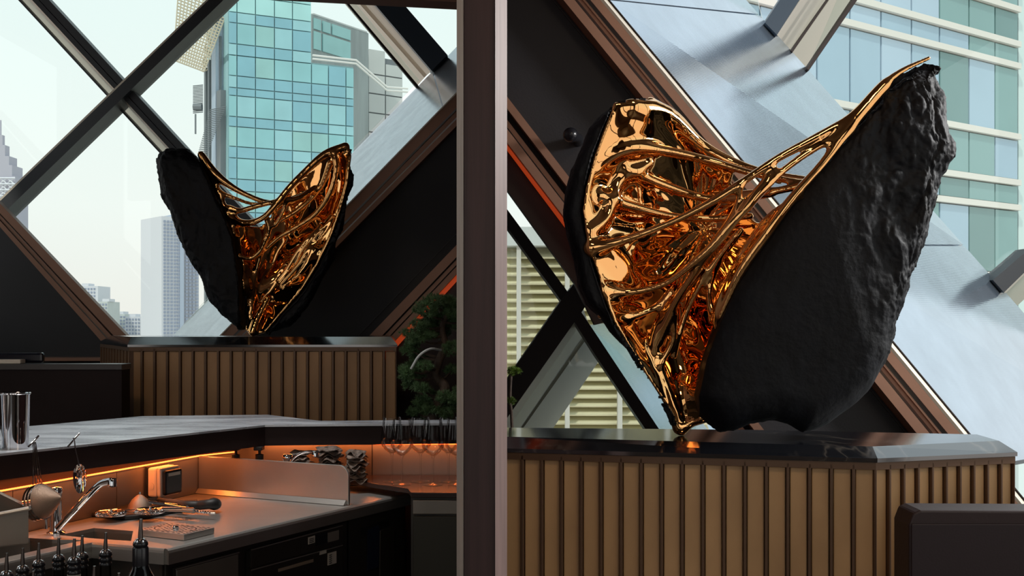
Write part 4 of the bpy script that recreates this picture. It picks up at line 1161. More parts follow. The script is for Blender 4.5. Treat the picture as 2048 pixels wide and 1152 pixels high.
def vpiece(name, pts, off, th, m, root, **k):
    q = [VP(x_, y_, off) for x_, y_ in pts]
    # keep verticals vertical
    return MB().prism(q, -nA * th).build(name, m, root, **k)
fridge = thing('drawer_fridge', 'dark steel two drawer fridge with stickers under the workbench', 'fridge', (VP(600, 1100).x, VP(600, 1100).y, 0))
vpiece('body', [(497, 1102), (693, 1044), (693, 1260), (497, 1330)], .004, .01, M_steelk, fridge)
d1 = vpiece('drawer', [(503, 1097 + 4), (686, 1048 + 4), (686, 1088), (503, 1136)], .012, .02, M_steelk, fridge, bevel=.002)
d2 = vpiece('drawer', [(503, 1142), (686, 1092), (686, 1170), (503, 1226)], .012, .02, M_steelk, fridge, bevel=.002)
for pts in ([(503, 1099), (686, 1050), (686, 1052), (503, 1101)], [(503, 1139.5), (686, 1089.5), (686, 1091.5), (503, 1141.5)]):
    vpiece('edge_trim', pts, .014, .003, M_steel, fridge)
for pts, m in (([(617, 1075), (630, 1071), (630, 1085), (617, 1089)], M_paper), ([(656, 1066), (678, 1060), (678, 1079), (656, 1085)], mat('sticker_grey', rgb(120, 112, 104), .6)),
               ([(632, 1070), (655, 1064), (655, 1086), (632, 1092)], M_blackg)):
    vpiece('sticker', pts, .0145, .002, m, fridge)
for pts, m in (([(656, 1107), (673, 1102), (673, 1126), (656, 1131)], M_paper), ([(640, 1103), (653, 1099), (653, 1106), (640, 1110)], M_paper), ([(557, 1138), (627, 1118), (627, 1124), (557, 1144)], mat('sticker_tan', rgb(140, 122, 104), .6))):
    vpiece('sticker', pts, .0145, .002, m, fridge)
b = MB()
for k in range(5):
    q = [VP(659 + 0, 1110 + k * 4 - .0, .0155), VP(664, 1108.6 + k * 4, .0155), VP(664, 1110.2 + k * 4, .0155), VP(659, 1111.6 + k * 4, .0155)]
    b.prism(q, nA * -.001)
for k in range(3):
    b.prism([VP(619, 1078 + k * 3.4, .0155), VP(628, 1075.4 + k * 3.4, .0155), VP(628, 1076.8 + k * 3.4, .0155), VP(619, 1079.4 + k * 3.4, .0155)], nA * -.001)
b.build('sticker_print', M_black, fridge, kind='stuff')
vent = thing('bench_door', 'dark steel door panel at the corner of the workbench', 'cabinet door', (VP(410, 1130).x, VP(410, 1130).y, 0))
vpiece('frame', [(348, 1136), (482, 1101), (482, 1300), (348, 1340)], .003, .008, M_steelk, vent)
vpiece('panel', [(354, 1141), (477, 1108), (477, 1290), (354, 1330)], .008, .008, M_steeld, vent, bevel=.002)
vpiece('edge_trim', [(352, 1138), (479, 1104), (479, 1106), (352, 1140)], .010, .003, M_steel, vent)
# waste slot with blue liner
sl_ = thing('waste_cabinet', 'dark steel waste cabinet with blue liner hanging in its slot', 'cabinet', (VP(760, 1100).x, VP(760, 1100).y, 0))
vpiece('front', [(700, 1041), (806, 1012), (806, 1240), (700, 1270)], .003, .008, M_steelk, sl_)
vpiece('slot', [(738, 1052), (776, 1036), (778, 1052), (760, 1064), (757, 1138), (733, 1145), (733, 1072), (722, 1070), (722, 1056)], .0045, .003, M_black, sl_)
vpiece('liner', [(736, 1060), (757, 1050), (762, 1062), (757, 1134), (735, 1141)], .006, .003, mat('blue_liner', rgb(24, 34, 58), .4), sl_)
vpiece('flap', [(761, 1062), (766, 1058), (790, 1052), (790, 1230), (759, 1240)], .012, .006, M_steelk, sl_, bevel=.004)

# right-hand station under the glasses
gs = thing('glass_station', 'low dark cabinet and shelf carrying the wine glasses beside the pillar', 'cabinet', (-.3, 4.5, 0))
shelf = [V2(700, 4.66), Vector((A1.x + .02, 4.40)), V2(822, 4.30), Vector((-.13, 4.28)), Vector((-.13, 4.80)), V2(640, 4.80), V2(640, 4.70)]
prism_plan(shelf, .925, .945).build('shelf_top', mat('dark_shelf', rgb(44, 32, 30), .22), gs, bevel=.003)
cab = [Vector((V2(822, 4.33).x, 4.33)), Vector((-.14, 4.31)), Vector((-.14, 4.78)), Vector((V2(822, 4.33).x, 4.78))]
prism_plan(cab, .0, .924).build('body', M_steelk, gs)
x0, x1 = cab[0].x + .01, -.15
MB().box(x0, x1, 4.30, 4.318, .86, .915).build('rail', M_steeld, gs, bevel=.003)
MB().box(x0, x1, 4.302, 4.318, .1, .852).build('door', mat('green_brown_door', rgb(52, 50, 42), .35, .3), gs, bevel=.003)

# upright splash divider with a rounded corner
dv = thing('splash_divider', 'upright brushed steel splash divider with a rounded corner on the workbench', 'divider', (B1.x, B1.y, .9))
E0 = PZ(397, 985, .902); E1 = PZ(697, 1010, .902); dd = (E1 - E0).normalized(); nn = Vector((dd.y, -dd.x, 0))
L = (E1 - E0).length; h = .152; R = .045
out = [(0, 0), (L, 0), (L, h - R)] + [(L - R + R * math.cos(a), h - R + R * math.sin(a)) for a in np.linspace(.2, math.pi / 2, 7)] + [(0, h)]
MB().prism([E0 + dd * u + Vector((0, 0, v)) for u, v in out], -nn * .012).build('plate', M_steel, dv, bevel=.002)
MB().prism([E0 + nn * .0 + Vector((0, 0, .0)), E0 + nn * .02, E0 + nn * .003 + Vector((0, 0, .018))], dd * (L - .01)).build('foot_fold', M_steel, dv)

# ------------------------------------------------------------------ things on the bar
zT = 1.182
def tin(px, Y, label):
    t = thing('shaker_tin', label, 'cocktail shaker', ((px - 1024) / F * Y, Y, zT))
    r, h = .0475, .186
    MB().lathe([(.0001, .002), (r * .86, 0), (r * .88, .004), (r * .98, h - .006), (r + .0015, h), (r + .0015, h + .003), (r - .002, h + .001), (r * .87, .006), (.0001, .006)], t.location, seg=48).build('cup', M_chrome, t)
    MB().lathe([(r + .0005, h - .002), (r + .003, h), (r + .003, h + .003), (r, h + .004)], t.location, seg=48, closed=True).build('rim', M_chrome, t)
tin(30.5, 3.72, 'tall chrome shaker tin standing on the left end of the bar counter')
tin(-33, 3.66, 'chrome shaker tin cut off by the left edge of the picture')

def hook(px0, py0, px1, py1, Y, label):
    t = thing('hook', label, 'hook', P(px1, py1, Y + .03))
    MB().tube([P(px0, py0, Y - .02), P((px0 + px1) / 2, (py0 + py1) / 2, Y), P(px1, py1, Y + .03)], .0035, 10).build('rod', M_chrome, t)
hook(57, 893, 77, 872, 3.60, 'thin metal hook rod on the counter edge holding three strainers')
hook(136, 893, 158, 867, 3.76, 'thin metal hook rod on the counter edge holding the perforated spoon')
# three strainers
M_mesh = mat('steel_mesh', rgb(150, 128, 112), .35, .8, bump=.6, bscale=(900, 900, 900), bdist=.002)
names3 = ['front strainer of the three hanging from the hook, with a deep mesh cone', 'middle strainer of the three hanging from the hook', 'rear strainer of the three hanging from the hook']
for k, lb in enumerate(names3):
    Y = 3.56 + k * .004
    c = P(84 - k * 7, 1003 + k * 2, Y); ax = Vector((1, -.25, .22)).normalized()
    t = thing('cone_strainer', lb, 'strainer', c, 'strainers on the hook')
    r = .056 - k * .001
    pr2 = [(r, 0), (r * .97, .012), (r * .72, .032), (r * .42, .052), (r * .16, .068), (.0002, .073)] if k == 0 else [(r, 0), (r * .97, .002), (r * .9, .0045), (r * .6, .0065), (.0002, .0075)]
    MB().lathe(pr2, c, ax, 32).build('mesh_cone', M_mesh, t)
    MB().lathe([(r, -.002), (r + .003, -.0025), (r + .003, .0025), (r, .002)], c, ax, 40, closed=True).build('rim', M_chrome, t)
    for j in range(2):
        a = P(66 + k * 1.5 + j * 2, 884, Y); e_ = P(66 + k * 6 + j * 6, 970, Y)
        MB().tube([a, a.lerp(e_, .5), e_], .0016, 6).build('handle_wire', M_chrome, t)
# perforated spoon
t = thing('perforated_spoon', 'small perforated steel spoon hanging from the second hook', 'spoon', P(148, 880, 3.72))
Y = 3.73
MB().tube([P(146, 876, Y), P(149, 882, Y), P(151, 900, Y), P(156, 920, Y), P(158, 932, Y)], [.004, .0035, .0035, .0045, .006], 8, flat=.5).build('handle', M_chrome, t)
b = MB(); nr, ns = 12, 40; c = P(159.5, 954, Y)
vs = []; fs = []
for i in range(nr + 1):
    for j in range(ns):
        a = 2 * math.pi * j / ns; r = i / nr
        vs.append(c + Vector((math.cos(a) * .023 * r, .014 * (1 - r * r), math.sin(a) * .05 * r * (1 - .12 * math.sin(a)))))
for i in range(nr):
    for j in range(ns):
        if i in (2, 4, 6, 8) and (j + i // 2) % (4 if i > 3 else 8) == 0: continue
        fs.append((i * ns + j, i * ns + (j + 1) % ns, (i + 1) * ns + (j + 1) % ns, (i + 1) * ns + j))
b.add(vs, fs, True).build('bowl', M_chrome, t)

# faucets
def faucet(base, pts, rad, label, col=True):
    t = thing('faucet', label, 'faucet', base)
    if col:
        MB().lathe([(.0001, 0), (.03, 0), (.03, .006), (.022, .01), (.019, .02), (.019, .13), (.021, .135), (.0215, .15), (.017, .157), (.0001, .158)], base, seg=32).build('column', M_chrome, t)
        MB().tube([base + Vector((-.03, -.01, .02)), base + Vector((-.03, -.01, .07))], .007, 12).build('side_valve', M_chrome, t)
    p = catmull([tuple(v) for v in pts], 6)
    MB().tube(p, rad, 16).build('spout', M_chrome, t)
    e_ = Vector(pts[-1])
    MB().lathe([(.0001, .010), (.012, .010), (.0145, .006), (.0145, -.016), (.011, -.017), (.010, -.012), (.0001, -.012)], e_ + Vector((.004, 0, -.002)), seg=24).build('nozzle', M_chrome, t)
fbz = PZ(112, 1068, .9)
faucet(fbz, [P(116, 1056, 3.62), P(140, 1030, 3.60), P(175, 993, 3.58), P(200, 969, 3.57), P(222, 962, 3.56)], .0115, 'chrome bar faucet with a long slanting spout over the sink')
faucet(PZ(575, 984, .905), [P(577, 945, 4.56), P(583, 921, 4.55), P(600, 907, 4.54), P(620, 903, 4.53), P(629, 905, 4.52)], .006, 'second chrome faucet showing its curved tip above the steel divider')

# steel container left
t = thing('steel_container', 'open steel container with a slanted rim at the left edge of the workbench', 'container', PZ(30, 1076, .9))
c0 = P(57, 1076, 3.50); c0.z = .9
q0 = [P(57, 1076, 3.50), P(-70, 1085, 3.40), P(-70, 1070, 3.52), P(46, 1066, 3.60)]
q0 = [Vector((v.x, v.y, .902)) for v in q0]
q1 = [P(57, 1017, 3.50), P(-70, 1042, 3.40), P(-40, 968, 3.50), P(50, 1012, 3.56)]
b = MB()
for i in range(4):
    a, c, d, e_ = q0[i], q0[(i + 1) % 4], q1[(i + 1) % 4], q1[i]
    cc = sum(q0, Vector((0, 0, 0))) / 4; n = ((a + c) / 2 - cc).normalized() * -.008
    b.hexa([a, c, d, e_], [a + n, c + n, d + n, e_ + n])
b.prism(q0, (0, 0, .004)).build('body', M_steeld, t)
b = MB()
for i in range(4):
    b.tube([q1[i], q1[(i + 1) % 4]], .007, 8)
b.build('rim', M_steel, t)

# socket
t = thing('socket', 'white wall socket box with a dark hinged cover on the steel splash panel', 'socket', (-1.4, 4.3, .93))
wd = Vector((dB.x, dB.y, 0)).normalized(); wn = Vector((wd.y, -wd.x, 0))
def sb(name, s0, s1, o0, o1, z0, z1, m, bev=.004):
    p = B0 + wd * s0; base = Vector((p.x, p.y, 0))
    q = lambda o: [base + wn * o + Vector((0, 0, z0)), base + wd * (s1 - s0) + wn * o + Vector((0, 0, z0)), base + wd * (s1 - s0) + wn * o + Vector((0, 0, z1)), base + wn * o + Vector((0, 0, z1))]
    return MB().hexa(q(o0), q(o1)).build(name, m, t, bevel=bev)
sb('back_plate', .70, .83, .008, .016, .925, 1.05, M_black)
sb('housing', .705, .825, .016, .058, .932, 1.045, M_white, .008)
sb('frame', .705, .825, .060, .078, .932, 1.045, M_white, .008)
sb('cover', .712, .818, .078, .096, .938, 1.035, M_blackg, .01)
p = B0 + wd * .704 + wn * .036
MB().lathe([(.0001, .001), (.010, .001), (.011, 0), (.013, 0), (.013, .002), (.0001, .002)], Vector((p.x, p.y, .975)), -wd, 24).build('knockout', M_white, t)
sb('label', .73, .80, .096, .0975, 1.012, 1.024, M_paper, 0)

# mat and bar tools
def pz(px, py, z): return PZ(px, py, z)
t = thing('bar_mat', 'black rubber bar mat under the strainers beside the sink', 'mat', pz(280, 1025, .901))
b = MB().prism([pz(152, 1030, .902), pz(186, 1016, .902), pz(395, 1006, .902), pz(402, 1014, .902), pz(300, 1036, .902), pz(250, 1040, .902)], (0, 0, .014)).build('base', M_black, t, bevel=.004)
def hawthorn(px, py, z, label, hd):
    c = pz(px, py, z); t = thing('spring_strainer', label, 'strainer', c, 'spring strainers on the mat')
    r = .046
    MB().lathe([(.0001, .004), (r * .92, .004), (r, .007), (r, .009), (r * .9, .006), (.0001, .006)], c, seg=36).build('disc', M_chrome, t)
    MB().lathe([(r * .35, .0065), (r * .5, .009), (r * .5, .0065)], c, seg=24).build('raised_ring', M_chrome, t)
    b = MB(); n = 64
    pts = []
    for i in range(n * 8 + 1):
        a = 2 * math.pi * i / (n * 8); ph = i * 2 * math.pi / 8
        rr_ = r + .0065 * math.cos(ph); pts.append(c + Vector((rr_ * math.cos(a), rr_ * math.sin(a), .0 + .0065 * math.sin(ph))))
    b.tube(pts, .0013, 4); b.build('spring', M_chrome, t)
    d = Vector(hd).normalized(); s = Vector((-d.y, d.x, 0))
    b = MB().obox(c + d * (r + .05) + Vector((0, 0, .007)), d * .055, s * .011, Vector((0, 0, .0014))).build('handle', M_chrome, t, bevel=.001)
    MB().tube([c + Vector((0, 0, .006)), c + Vector((0, 0, .016))], [.006, .004], 12).build('knob', M_chrome, t)
hawthorn(222, 1027, .926, 'coiled spring strainer on the mat, nearer the sink faucet', (.75, .6, 0))
hawthorn(300, 1022, .934, 'coiled spring strainer on the mat, nearer the wall socket', (1, .12, 0))
c = pz(270, 1018, .93); t = thing('small_cone_strainer', 'small copper toned mesh strainer lying upside down on the mat', 'strainer', c)
c = Vector((c.x, c.y + .05, .917))
MB().lathe([(.046, 0), (.04, .02), (.028, .04), (.012, .054), (.0002, .06)], c, seg=28).build('mesh_cone', M_mesh, t)
MB().lathe([(.046, -.002), (.049, -.002), (.049, .003), (.046, .003)], c, seg=32, closed=True).build('rim', M_chrome, t)
MB().tube([c + Vector((.03, 0, .03)), P(330, 1008, 4.1), P(375, 1015, 4.05)], [.006, .006, .009], 10).build('handle', M_chrome, t)
MB().tube([c + Vector((0, 0, .06)), c + Vector((0, 0, .068))], .004, 8).build('tip', M_chrome, t)
t = thing('bar_spoon', 'steel bar spoon with a twisted stem lying across the mat', 'spoon', pz(370, 1018, .92))
pts = [P(300, 1018, 4.05), P(360, 1019, 4.0), P(388, 1022, 3.98)]
MB().tube(pts, .009, 12).build('sleeve', M_steel, t)
b = MB(); a, c = P(388, 1022, 3.98), P(422, 1026, 3.96); pts = []; 
for i in range(60):
    f = i / 59; p = a.lerp(c, f); pts.append(p + Vector((0, .003 * math.cos(f * 40), .003 * math.sin(f * 40))))
b.tube(pts, .003, 6).build('twisted_stem', M_chrome, t)
MB().tube([c, c + Vector((.015, 0, 0))], [.0045, .0045], 10).build('end_cap', M_chrome, t)
# tongs with black curved grip
t = thing('curved_scoop', 'black curved scoop lying on the steel bench beside the socket', 'scoop', pz(420, 1012, .905))
b = MB(); pts = [pz(318, 1000, .934), pz(345, 1006, .930), pz(375, 1010, .930), (pz(400, 1010, .930)), pz(422, 1008, .935), pz(436, 1008, .925)]
b.tube(catmull([tuple(v) for v in pts], 5), [.012, .013, .014, .015, .016] + [.017] * 5 + [.018] * 5 + [.020] * 5 + [.022, .025, .026, .024, .018, .008], 14, flat=.9).build('shell', M_black, t)
# rinser plate
t = thing('glass_rinser', 'square perforated steel glass rinser plate at the front of the workbench', 'rinser', pz(350, 1064, .9))
qt = [pz(277, 1059, .921), pz(368, 1069, .921), pz(429, 1055, .921), pz(329, 1046, .921)]
qb = [Vector((v.x, v.y, .901)) for v in qt]
MB().hexa(qb, qt).build('box', M_steel, t, bevel=.0015)
cc = sum(qt, Vector((0, 0, 0))) / 4
ux = (qt[2] - qt[3] + qt[1] - qt[0]) / 4; uy = (qt[3] - qt[0] + qt[2] - qt[1]) / 4
def loc2(u, v, z=0): return cc + ux * u + uy * v + Vector((0, 0, z))
b = MB()
for i in range(9):
    for j in range(9):
        u, v = -.88 + i * .22, -.88 + j * .22; r_ = math.hypot(u, v)
        if .68 < r_ < .84 or r_ < .1: continue
        n = 8; b.prism([loc2(u + .055 * math.cos(a), v + .055 * math.sin(a), -.0005) for a in np.linspace(0, 2 * math.pi, n, endpoint=False)], (0, 0, .001))
b.build('drain_hole', M_black, t, kind='stuff')
n = 40
b = MB(); vs = [loc2(.78 * math.cos(a), .78 * math.sin(a), .0008) for a in np.linspace(0, 2 * math.pi, n, endpoint=False)] + [loc2(.73 * math.cos(a), .73 * math.sin(a), .0008) for a in np.linspace(0, 2 * math.pi, n, endpoint=False)]
b.add(vs, [(i, (i + 1) % n, n + (i + 1) % n, n + i) for i in range(n)]).build('ring_groove', M_black, t)
MB().lathe([(.010, 0), (.011, .006), (.008, .010), (.0001, .011)], cc, seg=16).build('jet', M_chrome, t)

# soap pumps
for px, Y, lb in ((472, 4.60, 'black topped soap pump behind the divider, left one'), (519, 4.60, 'cream soap bottle with black pump head behind the divider')):
    base = Vector(((px - 1024) / F * Y, Y, .902)); t = thing('soap_pump', lb, 'soap bottle', base)
    MB().lathe([(.0001, 0), (.03, 0), (.033, .006), (.033, .105), (.028, .125), (.012, .133), (.012, .136), (.0001, .136)], base, seg=28).build('bottle', M_white if px > 500 else M_black, t)
    MB().lathe([(.0001, .136), (.017, .136), (.017, .157), (.006, .16), (.006, .178), (.0001, .178)], base, seg=20).build('collar', M_black, t)
    MB().obox(base + Vector((0, -.008, .184)), (.018, 0, 0), (0, .024, 0), (0, 0, .008)).build('pump_head', M_black, t, bevel=.003)

# stacks of rough oyster-like shells
M_shell = mat('grey_shell', rgb(126, 108, 96), .55, var=.5, vscale=(40, 40, 70), bump=.9, bscale=(90, 90, 160), bdist=.006, col2=rgb(50, 42, 38))
def shell(c, w, d, seed, label, grp):
    t_ = np.linspace(0, 2 * math.pi, 40, endpoint=False); rs_ = np.random.RandomState(seed)
    ph = rs_.rand(4) * 6.28
    vs = []; nr = 5
    for layer in (0, 1):
        for i in range(nr + 1):
            r = i / nr
            for a in t_:
                e_ = 1 + .10 * math.sin(3 * a + ph[0]) + .06 * math.sin(7 * a + ph[1])
                x_ = math.cos(a) * w * r * e_; y_ = math.sin(a) * d * r * e_
                z_ = .006 * math.sin(5 * a + ph[2]) * r + .005 * math.sin(x_ * 90 + ph[3]) * r - .006 * r * r + (.009 * (1 - r ** 3) + .002 if layer else 0)
                vs.append((c[0] + x_, c[1] + y_, c[2] + z_))
    n = 40; m_ = (nr + 1) * n; fs = []
    for i in range(nr):
        for j in range(n):
            a, b2, c2, d2 = i * n + j, i * n + (j + 1) % n, (i + 1) * n + (j + 1) % n, (i + 1) * n + j
            fs.append((a, b2, c2, d2)); fs.append((m_ + d2, m_ + c2, m_ + b2, m_ + a))
    for j in range(n):
        a, b2 = nr * n + j, nr * n + (j + 1) % n
        fs.append((a, b2, m_ + b2, m_ + a))
    o = MB().add(vs, fs, True).build('shell', M_shell, label=label)
    o['category'] = 'shell'; o['group'] = grp
    return o
ordn = ['bottom', 'second from the bottom', 'third from the bottom', 'fourth from the bottom', 'fifth from the bottom', 'sixth from the bottom', 'seventh from the bottom', 'eighth from the bottom', 'ninth from the bottom', 'tenth from the bottom', 'eleventh from the bottom']
for si, (px, Y, w, cnt, z0, nm) in enumerate(((713, 4.60, .047, 9, .945, 'stack nearest the wine glasses'), (658, 4.62, .053, 10, .945, 'middle stack'), (600, 4.66, .054, 11, .908, 'stack behind the faucet tip'))):
    for k in range(cnt):
        rr_ = random.Random(si * 20 + k)
        xx = (px - 1024) / F * Y + rr_.uniform(-.006, .006)
        shell((xx, Y + rr_.uniform(-.006, .006), z0 + .008 + k * .0142), w * rr_.uniform(.85, 1.05), .045 * rr_.uniform(.85, 1.05), si * 50 + k,
              'rough grey wavy shell, %s in the %s' % (ordn[k] if k < cnt - 1 else 'topmost', nm), 'stacked shells behind the divider')

# wine glasses
def wine(px, Y, h, label, first=None):
    base = Vector(((px - 1024) / F * Y, Y, .9455))
    if first:
        c = copy_tree(first); c.location = base; c['label'] = label
        return c
    t = thing('wine_glass', label, 'wine glass', base, 'wine glasses on the shelf by the pillar')
    MB().lathe([(.0001, 0), (.039, 0), (.0395, .0015), (.02, .003), (.006, .007), (.0001, .007)], base, seg=40).build('foot', M_glass, t)
    MB().lathe([(.006, .006), (.0042, .012), (.0036, .05), (.0038, .1), (.006, .113), (.009, .117)], base, seg=20).build('stem', M_glass, t)
    MB().lathe([(.009, .117), (.03, .133), (.044, .153), (.0475, .170), (.045, .2), (.037, h), (.0362, h), (.0442, .2), (.0465, .170), (.043, .154), (.029, .1345), (.006, .119), (.0001, .119)], base, seg=48).build('bowl', M_glass, t)
    return t
g0 = wine(784, 4.60, .268, 'wine glass at the left end of the row, standing behind its neighbour')
for px, Y, lb in ((804, 4.52, 'front wine glass second from the left, overlapping the leftmost one'), (841, 4.60, 'wine glass third from the left in the row, standing behind'), (866, 4.51, 'front wine glass fourth from the left in the row'),
                  (897, 4.60, 'wine glass fifth from the left, standing behind near the pillar'), (913, 4.52, 'wine glass half hidden by the pillar edge')):
    wine(px, Y, .268, lb, g0)

# liquor bottles with pourers in the speed rail
rail = thing('bottle_rail', 'dark steel bottle rail holding liquor bottles in front of the sink', 'rail', (-1.15, 2.7, 0))
MB().box(-1.75, -.75, 2.38, 3.08, 0, .70).build('base', M_steelk, rail, bevel=.004)
MB().box(-1.75, -.75, 2.36, 2.375, .70, .80).build('front_lip', M_steeld, rail)
def bottle(px, tip, Y, label, kind=0, k=0):
    ztip = CZ - (tip - HY) / F * Y
    H_ = .300; base = Vector(((px - 1024) / F * Y, Y, .7015)); top = ztip - .062 - .7015   # height of the glass lip
    t = thing('liquor_bottle', label, 'bottle', base, 'liquor bottles with pour spouts')
    r = .034 if kind != 2 else .040; ns = top - .075 if kind != 2 else top - .05
    MB().lathe([(.0001, 0), (r - .004, 0), (r, .005), (r, ns - .05), (r * .9, ns - .03), (r * .5, ns), (.0145, ns + .02), (.0135, top), (.011, top), (.0001, top - .01)], base, seg=28).build('glass_body', M_bglass, t)
    c = base + Vector((0, 0, top))
    mcol = M_blackg
    MB().lathe([(.0155, -.022), (.016, -.018), (.014, -.014), (.0165, -.009), (.0165, -.003), (.014, .0), (.0165, .004), (.0165, .008), (.0145, .012), (.0001, .013)], c, seg=20).build('pourer_collar', mcol, t)
    pcol = [o_ for o_ in t.children if o_.name.startswith('pourer_collar')][0]
    MB().lathe([(.0001, .012), (.0135, .012), (.012, .016), (.006, .019), (.0001, .019)], c, seg=20).build('pourer_cap', M_chrome, pcol)
    MB().tube([c + Vector((0, 0, .016)), c + Vector((0, 0, .03)), c + Vector((.001, 0, .062))], [.0055, .005, .003], 10).build('spout', mat('spout_metal', rgb(120, 112, 108), .25, 1.0), t)
    if kind == 1:
        MB().lathe([(.0152, -.06), (.0156, -.06), (.0156, -.024), (.0152, -.024)], c, seg=24, closed=True).build('neck_label', mat('label_white', rgb(168, 166, 162), .7), t)
    if kind == 2:
        MB().lathe([(.0166, -.065), (.0176, -.062), (.0176, -.004), (.0166, -.001)], c, seg=24, closed=True).build('neck_wrap', M_blackg, t)
for px, tip, Y, lb, kd in ((13, 1106, 2.70, 'liquor bottle with pour spout at the far left edge of the rail', 0), (45, 1096, 2.78, 'liquor bottle with pour spout second from the left', 0), (77, 1086, 2.86, 'liquor bottle with pour spout third from the left', 0),
    (117, 1076, 2.94, 'liquor bottle with pour spout fourth from the left', 0), (148, 1077, 2.66, 'liquor bottle with a white paper neck label and pour spout', 1), (164, 1071, 2.90, 'liquor bottle with pour spout just behind the white labelled one', 0),
    (211, 1065, 2.84, 'liquor bottle with pour spout standing alone right of the middle', 0), (281, 1038, 2.46, 'nearest liquor bottle, rightmost, with a tall black neck wrap', 2), (188, 1132, 2.52, 'low bottle whose spout tip just shows between two taller bottles', 0),
    (237, 1146, 2.60, 'lowest bottle with only its spout tip showing at the bottom edge', 0), (66, 1142, 2.58, 'low bottle with its spout tip showing left of the middle', 0)):
    bottle(px, tip, Y, lb, kd)

# booth partition and till screen behind the bar
bt = thing('booth_partition', 'dark low partition with a flat top behind the bar, left of the pedestal', 'partition', (-2.6, 5.6, 0))
xR = (253 - 1024) / F * 5.62; zb_ = CZ - 78 / F * 5.55
MB().box(-4.4, xR, 5.55, 5.67, 0, zb_ - .03).build('body', M_fascia, bt)
MB().box(-4.4, xR + .004, 5.54, 5.68, zb_ - .03, zb_).build('cap', mat('cap_grey', rgb(70, 66, 66), .3), bt, bevel=.003)
ts = thing('till_screen', 'thin black till screen resting on the partition at the left edge', 'screen', P(30, 726, 5.7))
p0, p1 = P(-60, 705, 5.65), P(88, 727, 5.65)
MB().box(p0.x, p1.x, 5.63, 5.67, zb_ + .003, p0.z).build('screen', mat('screen_navy', rgb(20, 22, 34), .15), ts, bevel=.012)
p2 = P(58, 727, 5.66)
MB().box(p0.x, p2.x, 5.56, 5.62, zb_ + .001, zb_ + .022).build('stand', M_white, ts, bevel=.003)
# booth, lounge side
bo = thing('booth_back', 'dark burgundy booth back in front of the large pedestal at the right edge', 'booth', (1.6, 2.95, 0))
Yb = 2.9; a = P(1787, 1040, Yb + .12); tz = P(1800, 1008, 3.0).z
pts = [(a.x, 0), (a.x, tz - .04), (a.x + .012, tz - .008), (a.x + .03, tz), (2.1, tz - .006), (2.1, 0)]
MB().prism([(p[0], Yb, p[1]) for p in pts], (0, .12, 0)).build('back_panel', M_panel2, bo, bevel=.006)
z1 = P(1800, 1047, Yb).z
MB().box(a.x + .004, 2.1, Yb - .006, Yb + .002, 0, z1).build('front_panel', mat('burgundy_leather', rgb(38, 24, 28), .5, bump=.2, bscale=(200, 200, 200), bdist=.001), bo, bevel=.003)

# ------------------------------------------------------------------ pines
M_need = mat('pine_needle', rgb(86, 116, 76), .5, var=.5, vscale=(25, 25, 25))
M_need2 = mat('pine_needle_bright', rgb(96, 122, 40), .5, var=.3, vscale=(25, 25, 25))
M_bark = mat('pine_bark', rgb(70, 56, 46), .8, bump=.8, bscale=(60, 60, 30), bdist=.01, var=.4, vscale=(30, 30, 12))
def tufts(pads, per, nl, m, root, seed, nn=26):
    rs_ = np.random.RandomState(seed); vs = []; fs = []
    for (c, r) in pads:
        n = max(4, int(per * (r / .06) ** 2))
        for _ in range(n):
            d = rs_.normal(size=3); d /= np.linalg.norm(d); d[2] = d[2] * .8 + .15
            o = np.array(c) + d * r * np.array([1, 1, .75]) * rs_.uniform(.45, 1)
            ax = d * .6 + np.array([0, 0, .7]) + rs_.normal(size=3) * .3; ax /= np.linalg.norm(ax)
            for k in range(nn):
                v = ax + rs_.normal(size=3) * .62; v /= np.linalg.norm(v)
                s_ = np.cross(v, rs_.normal(size=3)); s_ /= np.linalg.norm(s_) + 1e-9; s_ *= .0011
                L_ = nl * rs_.uniform(.7, 1.1); i0 = len(vs)
                b0 = o + v * .003
                vs += [b0 - s_, b0 + s_, o + v * L_]; fs.append((i0, i0 + 1, i0 + 2))
    me = bpy.data.meshes.new('needles'); off = np.array(wloc(root))
    me.from_pydata([tuple(np.array(v) - off) for v in vs], [], fs); me.materials.append(m)
    o = bpy.data.objects.new('needles', me); COL.objects.link(o); o.parent = root; o['kind'] = 'stuff'
    return o
Yt = 5.35
bn = thing('bonsai_pine', 'dark green bonsai pine with twisted trunk between the far pedestal and the pillar', 'bonsai', (P(872, 900, Yt).x, Yt, 0))
tr = [P(868, 872, Yt), P(866, 838, Yt), P(880, 800, Yt), P(890, 775, Yt), P(872, 752, Yt + .02), P(878, 722, Yt), P(890, 690, Yt), P(884, 655, Yt), P(896, 625, Yt)]
cr_ = catmull([tuple(p) for p in tr], 6)
MB().tube(cr_, list(np.linspace(.034, .012, len(cr_))), 12).build('trunk', M_bark, bn)
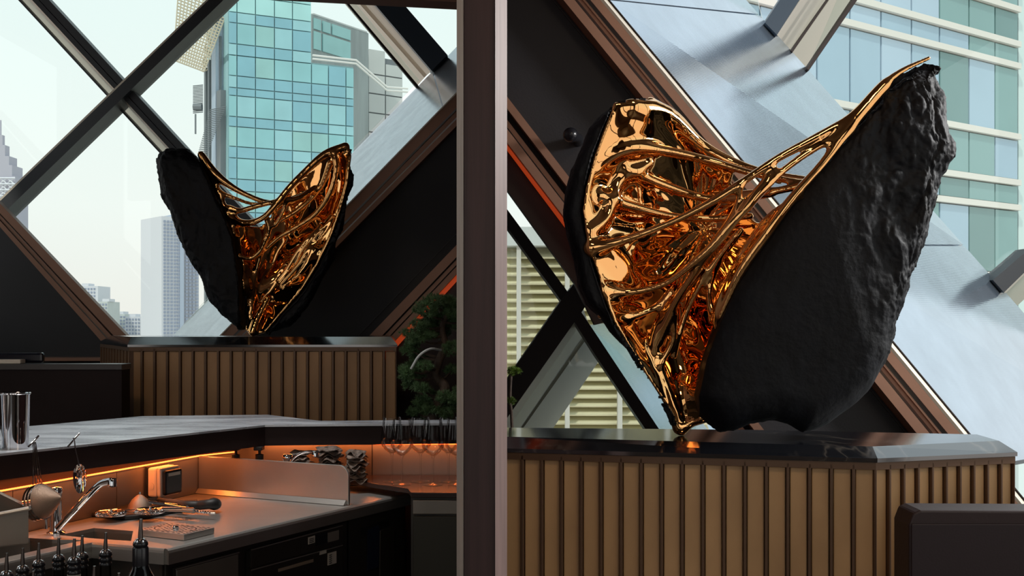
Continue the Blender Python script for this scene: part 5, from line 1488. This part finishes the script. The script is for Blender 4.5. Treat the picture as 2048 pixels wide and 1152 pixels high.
pads = [(868, 606, 22), (905, 625, 24), (860, 655, 22), (832, 680, 18), (826, 690, 16), (880, 668, 20), (812, 756, 14), (826, 734, 16), (856, 790, 16), (862, 820, 18), (905, 812, 18), (852, 622, 26), (892, 608, 26), (872, 640, 28), (838, 652, 20), (815, 668, 15), (905, 650, 26), (850, 672, 22), (820, 700, 18), (836, 716, 20), (812, 742, 16), (832, 752, 22), (850, 735, 16), (905, 700, 24), (818, 772, 14), (842, 778, 18),
        (846, 806, 20), (872, 812, 18), (893, 798, 22), (832, 826, 18), (860, 832, 20), (892, 828, 20), (930, 640, 26), (930, 700, 24), (925, 790, 24), (903, 742, 16)]
br = MB()
P3 = []
for i, (px, py, r) in enumerate(pads):
    Yj = Yt + ((i * 37) % 11 - 5) * .018
    c = P(px, py, Yj); P3.append((tuple(c), r / F * Yt))
    j = min(range(len(cr_)), key=lambda q: (Vector(cr_[q]) - c).length + (0.05 if cr_[q][2] > c.z else 0))
    a = Vector(cr_[j]); mid = (a + c) / 2 + Vector((0, 0, -.012))
    br.tube([a, mid, c], [.008, .006, .003], 6)
br.build('branches', M_bark, bn)
tufts(P3, 120, .022, M_need, bn, 4, 26)
# thick pale sawn branch arching left
MB().tube(catmull([tuple(P(822, 738, Yt - .12)), tuple(P(838, 712, Yt - .12)), tuple(P(860, 698, Yt - .1)), tuple(P(882, 700, Yt - .03))], 6), .006, 8).build('pale_branch', mat('pale_bark', rgb(190, 196, 196), .5), bn)
cb_ = Vector((tr[0].x, Yt, 0))
MB().lathe([(.0001, 0), (.13, 0), (.16, .3), (.15, .3), (.14, .22), (.0001, .22)], cb_, seg=32).build('pot', M_black, bn)
MB().tube([cb_ + Vector((0, 0, .2)), cb_ + Vector((.02, 0, .6)), tr[0]], [.045, .04, .034], 12).build('lower_trunk', M_bark, bn)
# little bright pine tips beside the large pedestal
Yq = 4.3
pp = thing('potted_pine', 'bright green pine tips showing beside the pillar, left of the large sculpture', 'plant', (.03, Yq, 0))
MB().lathe([(.0001, 0), (.035, 0), (.04, .2), (.036, .2), (.0001, .17)], (.03, Yq, 0), seg=24).build('pot', M_black, pp)
tp = [(.03, Yq, .17), (.01, Yq, .7), (0, Yq, 1.2), tuple(P(1020, 800, Yq)), tuple(P(1022, 745, Yq))]
MB().tube(catmull(tp, 5), .006, 8).build('trunk', M_bark, pp)
tufts([(tuple(P(1026, 744, Yq)), .024), (tuple(P(1020, 803, Yq)), .018), (tuple(P(1036, 742, Yq)), .012)], 300, .014, M_need2, pp, 9, 26)
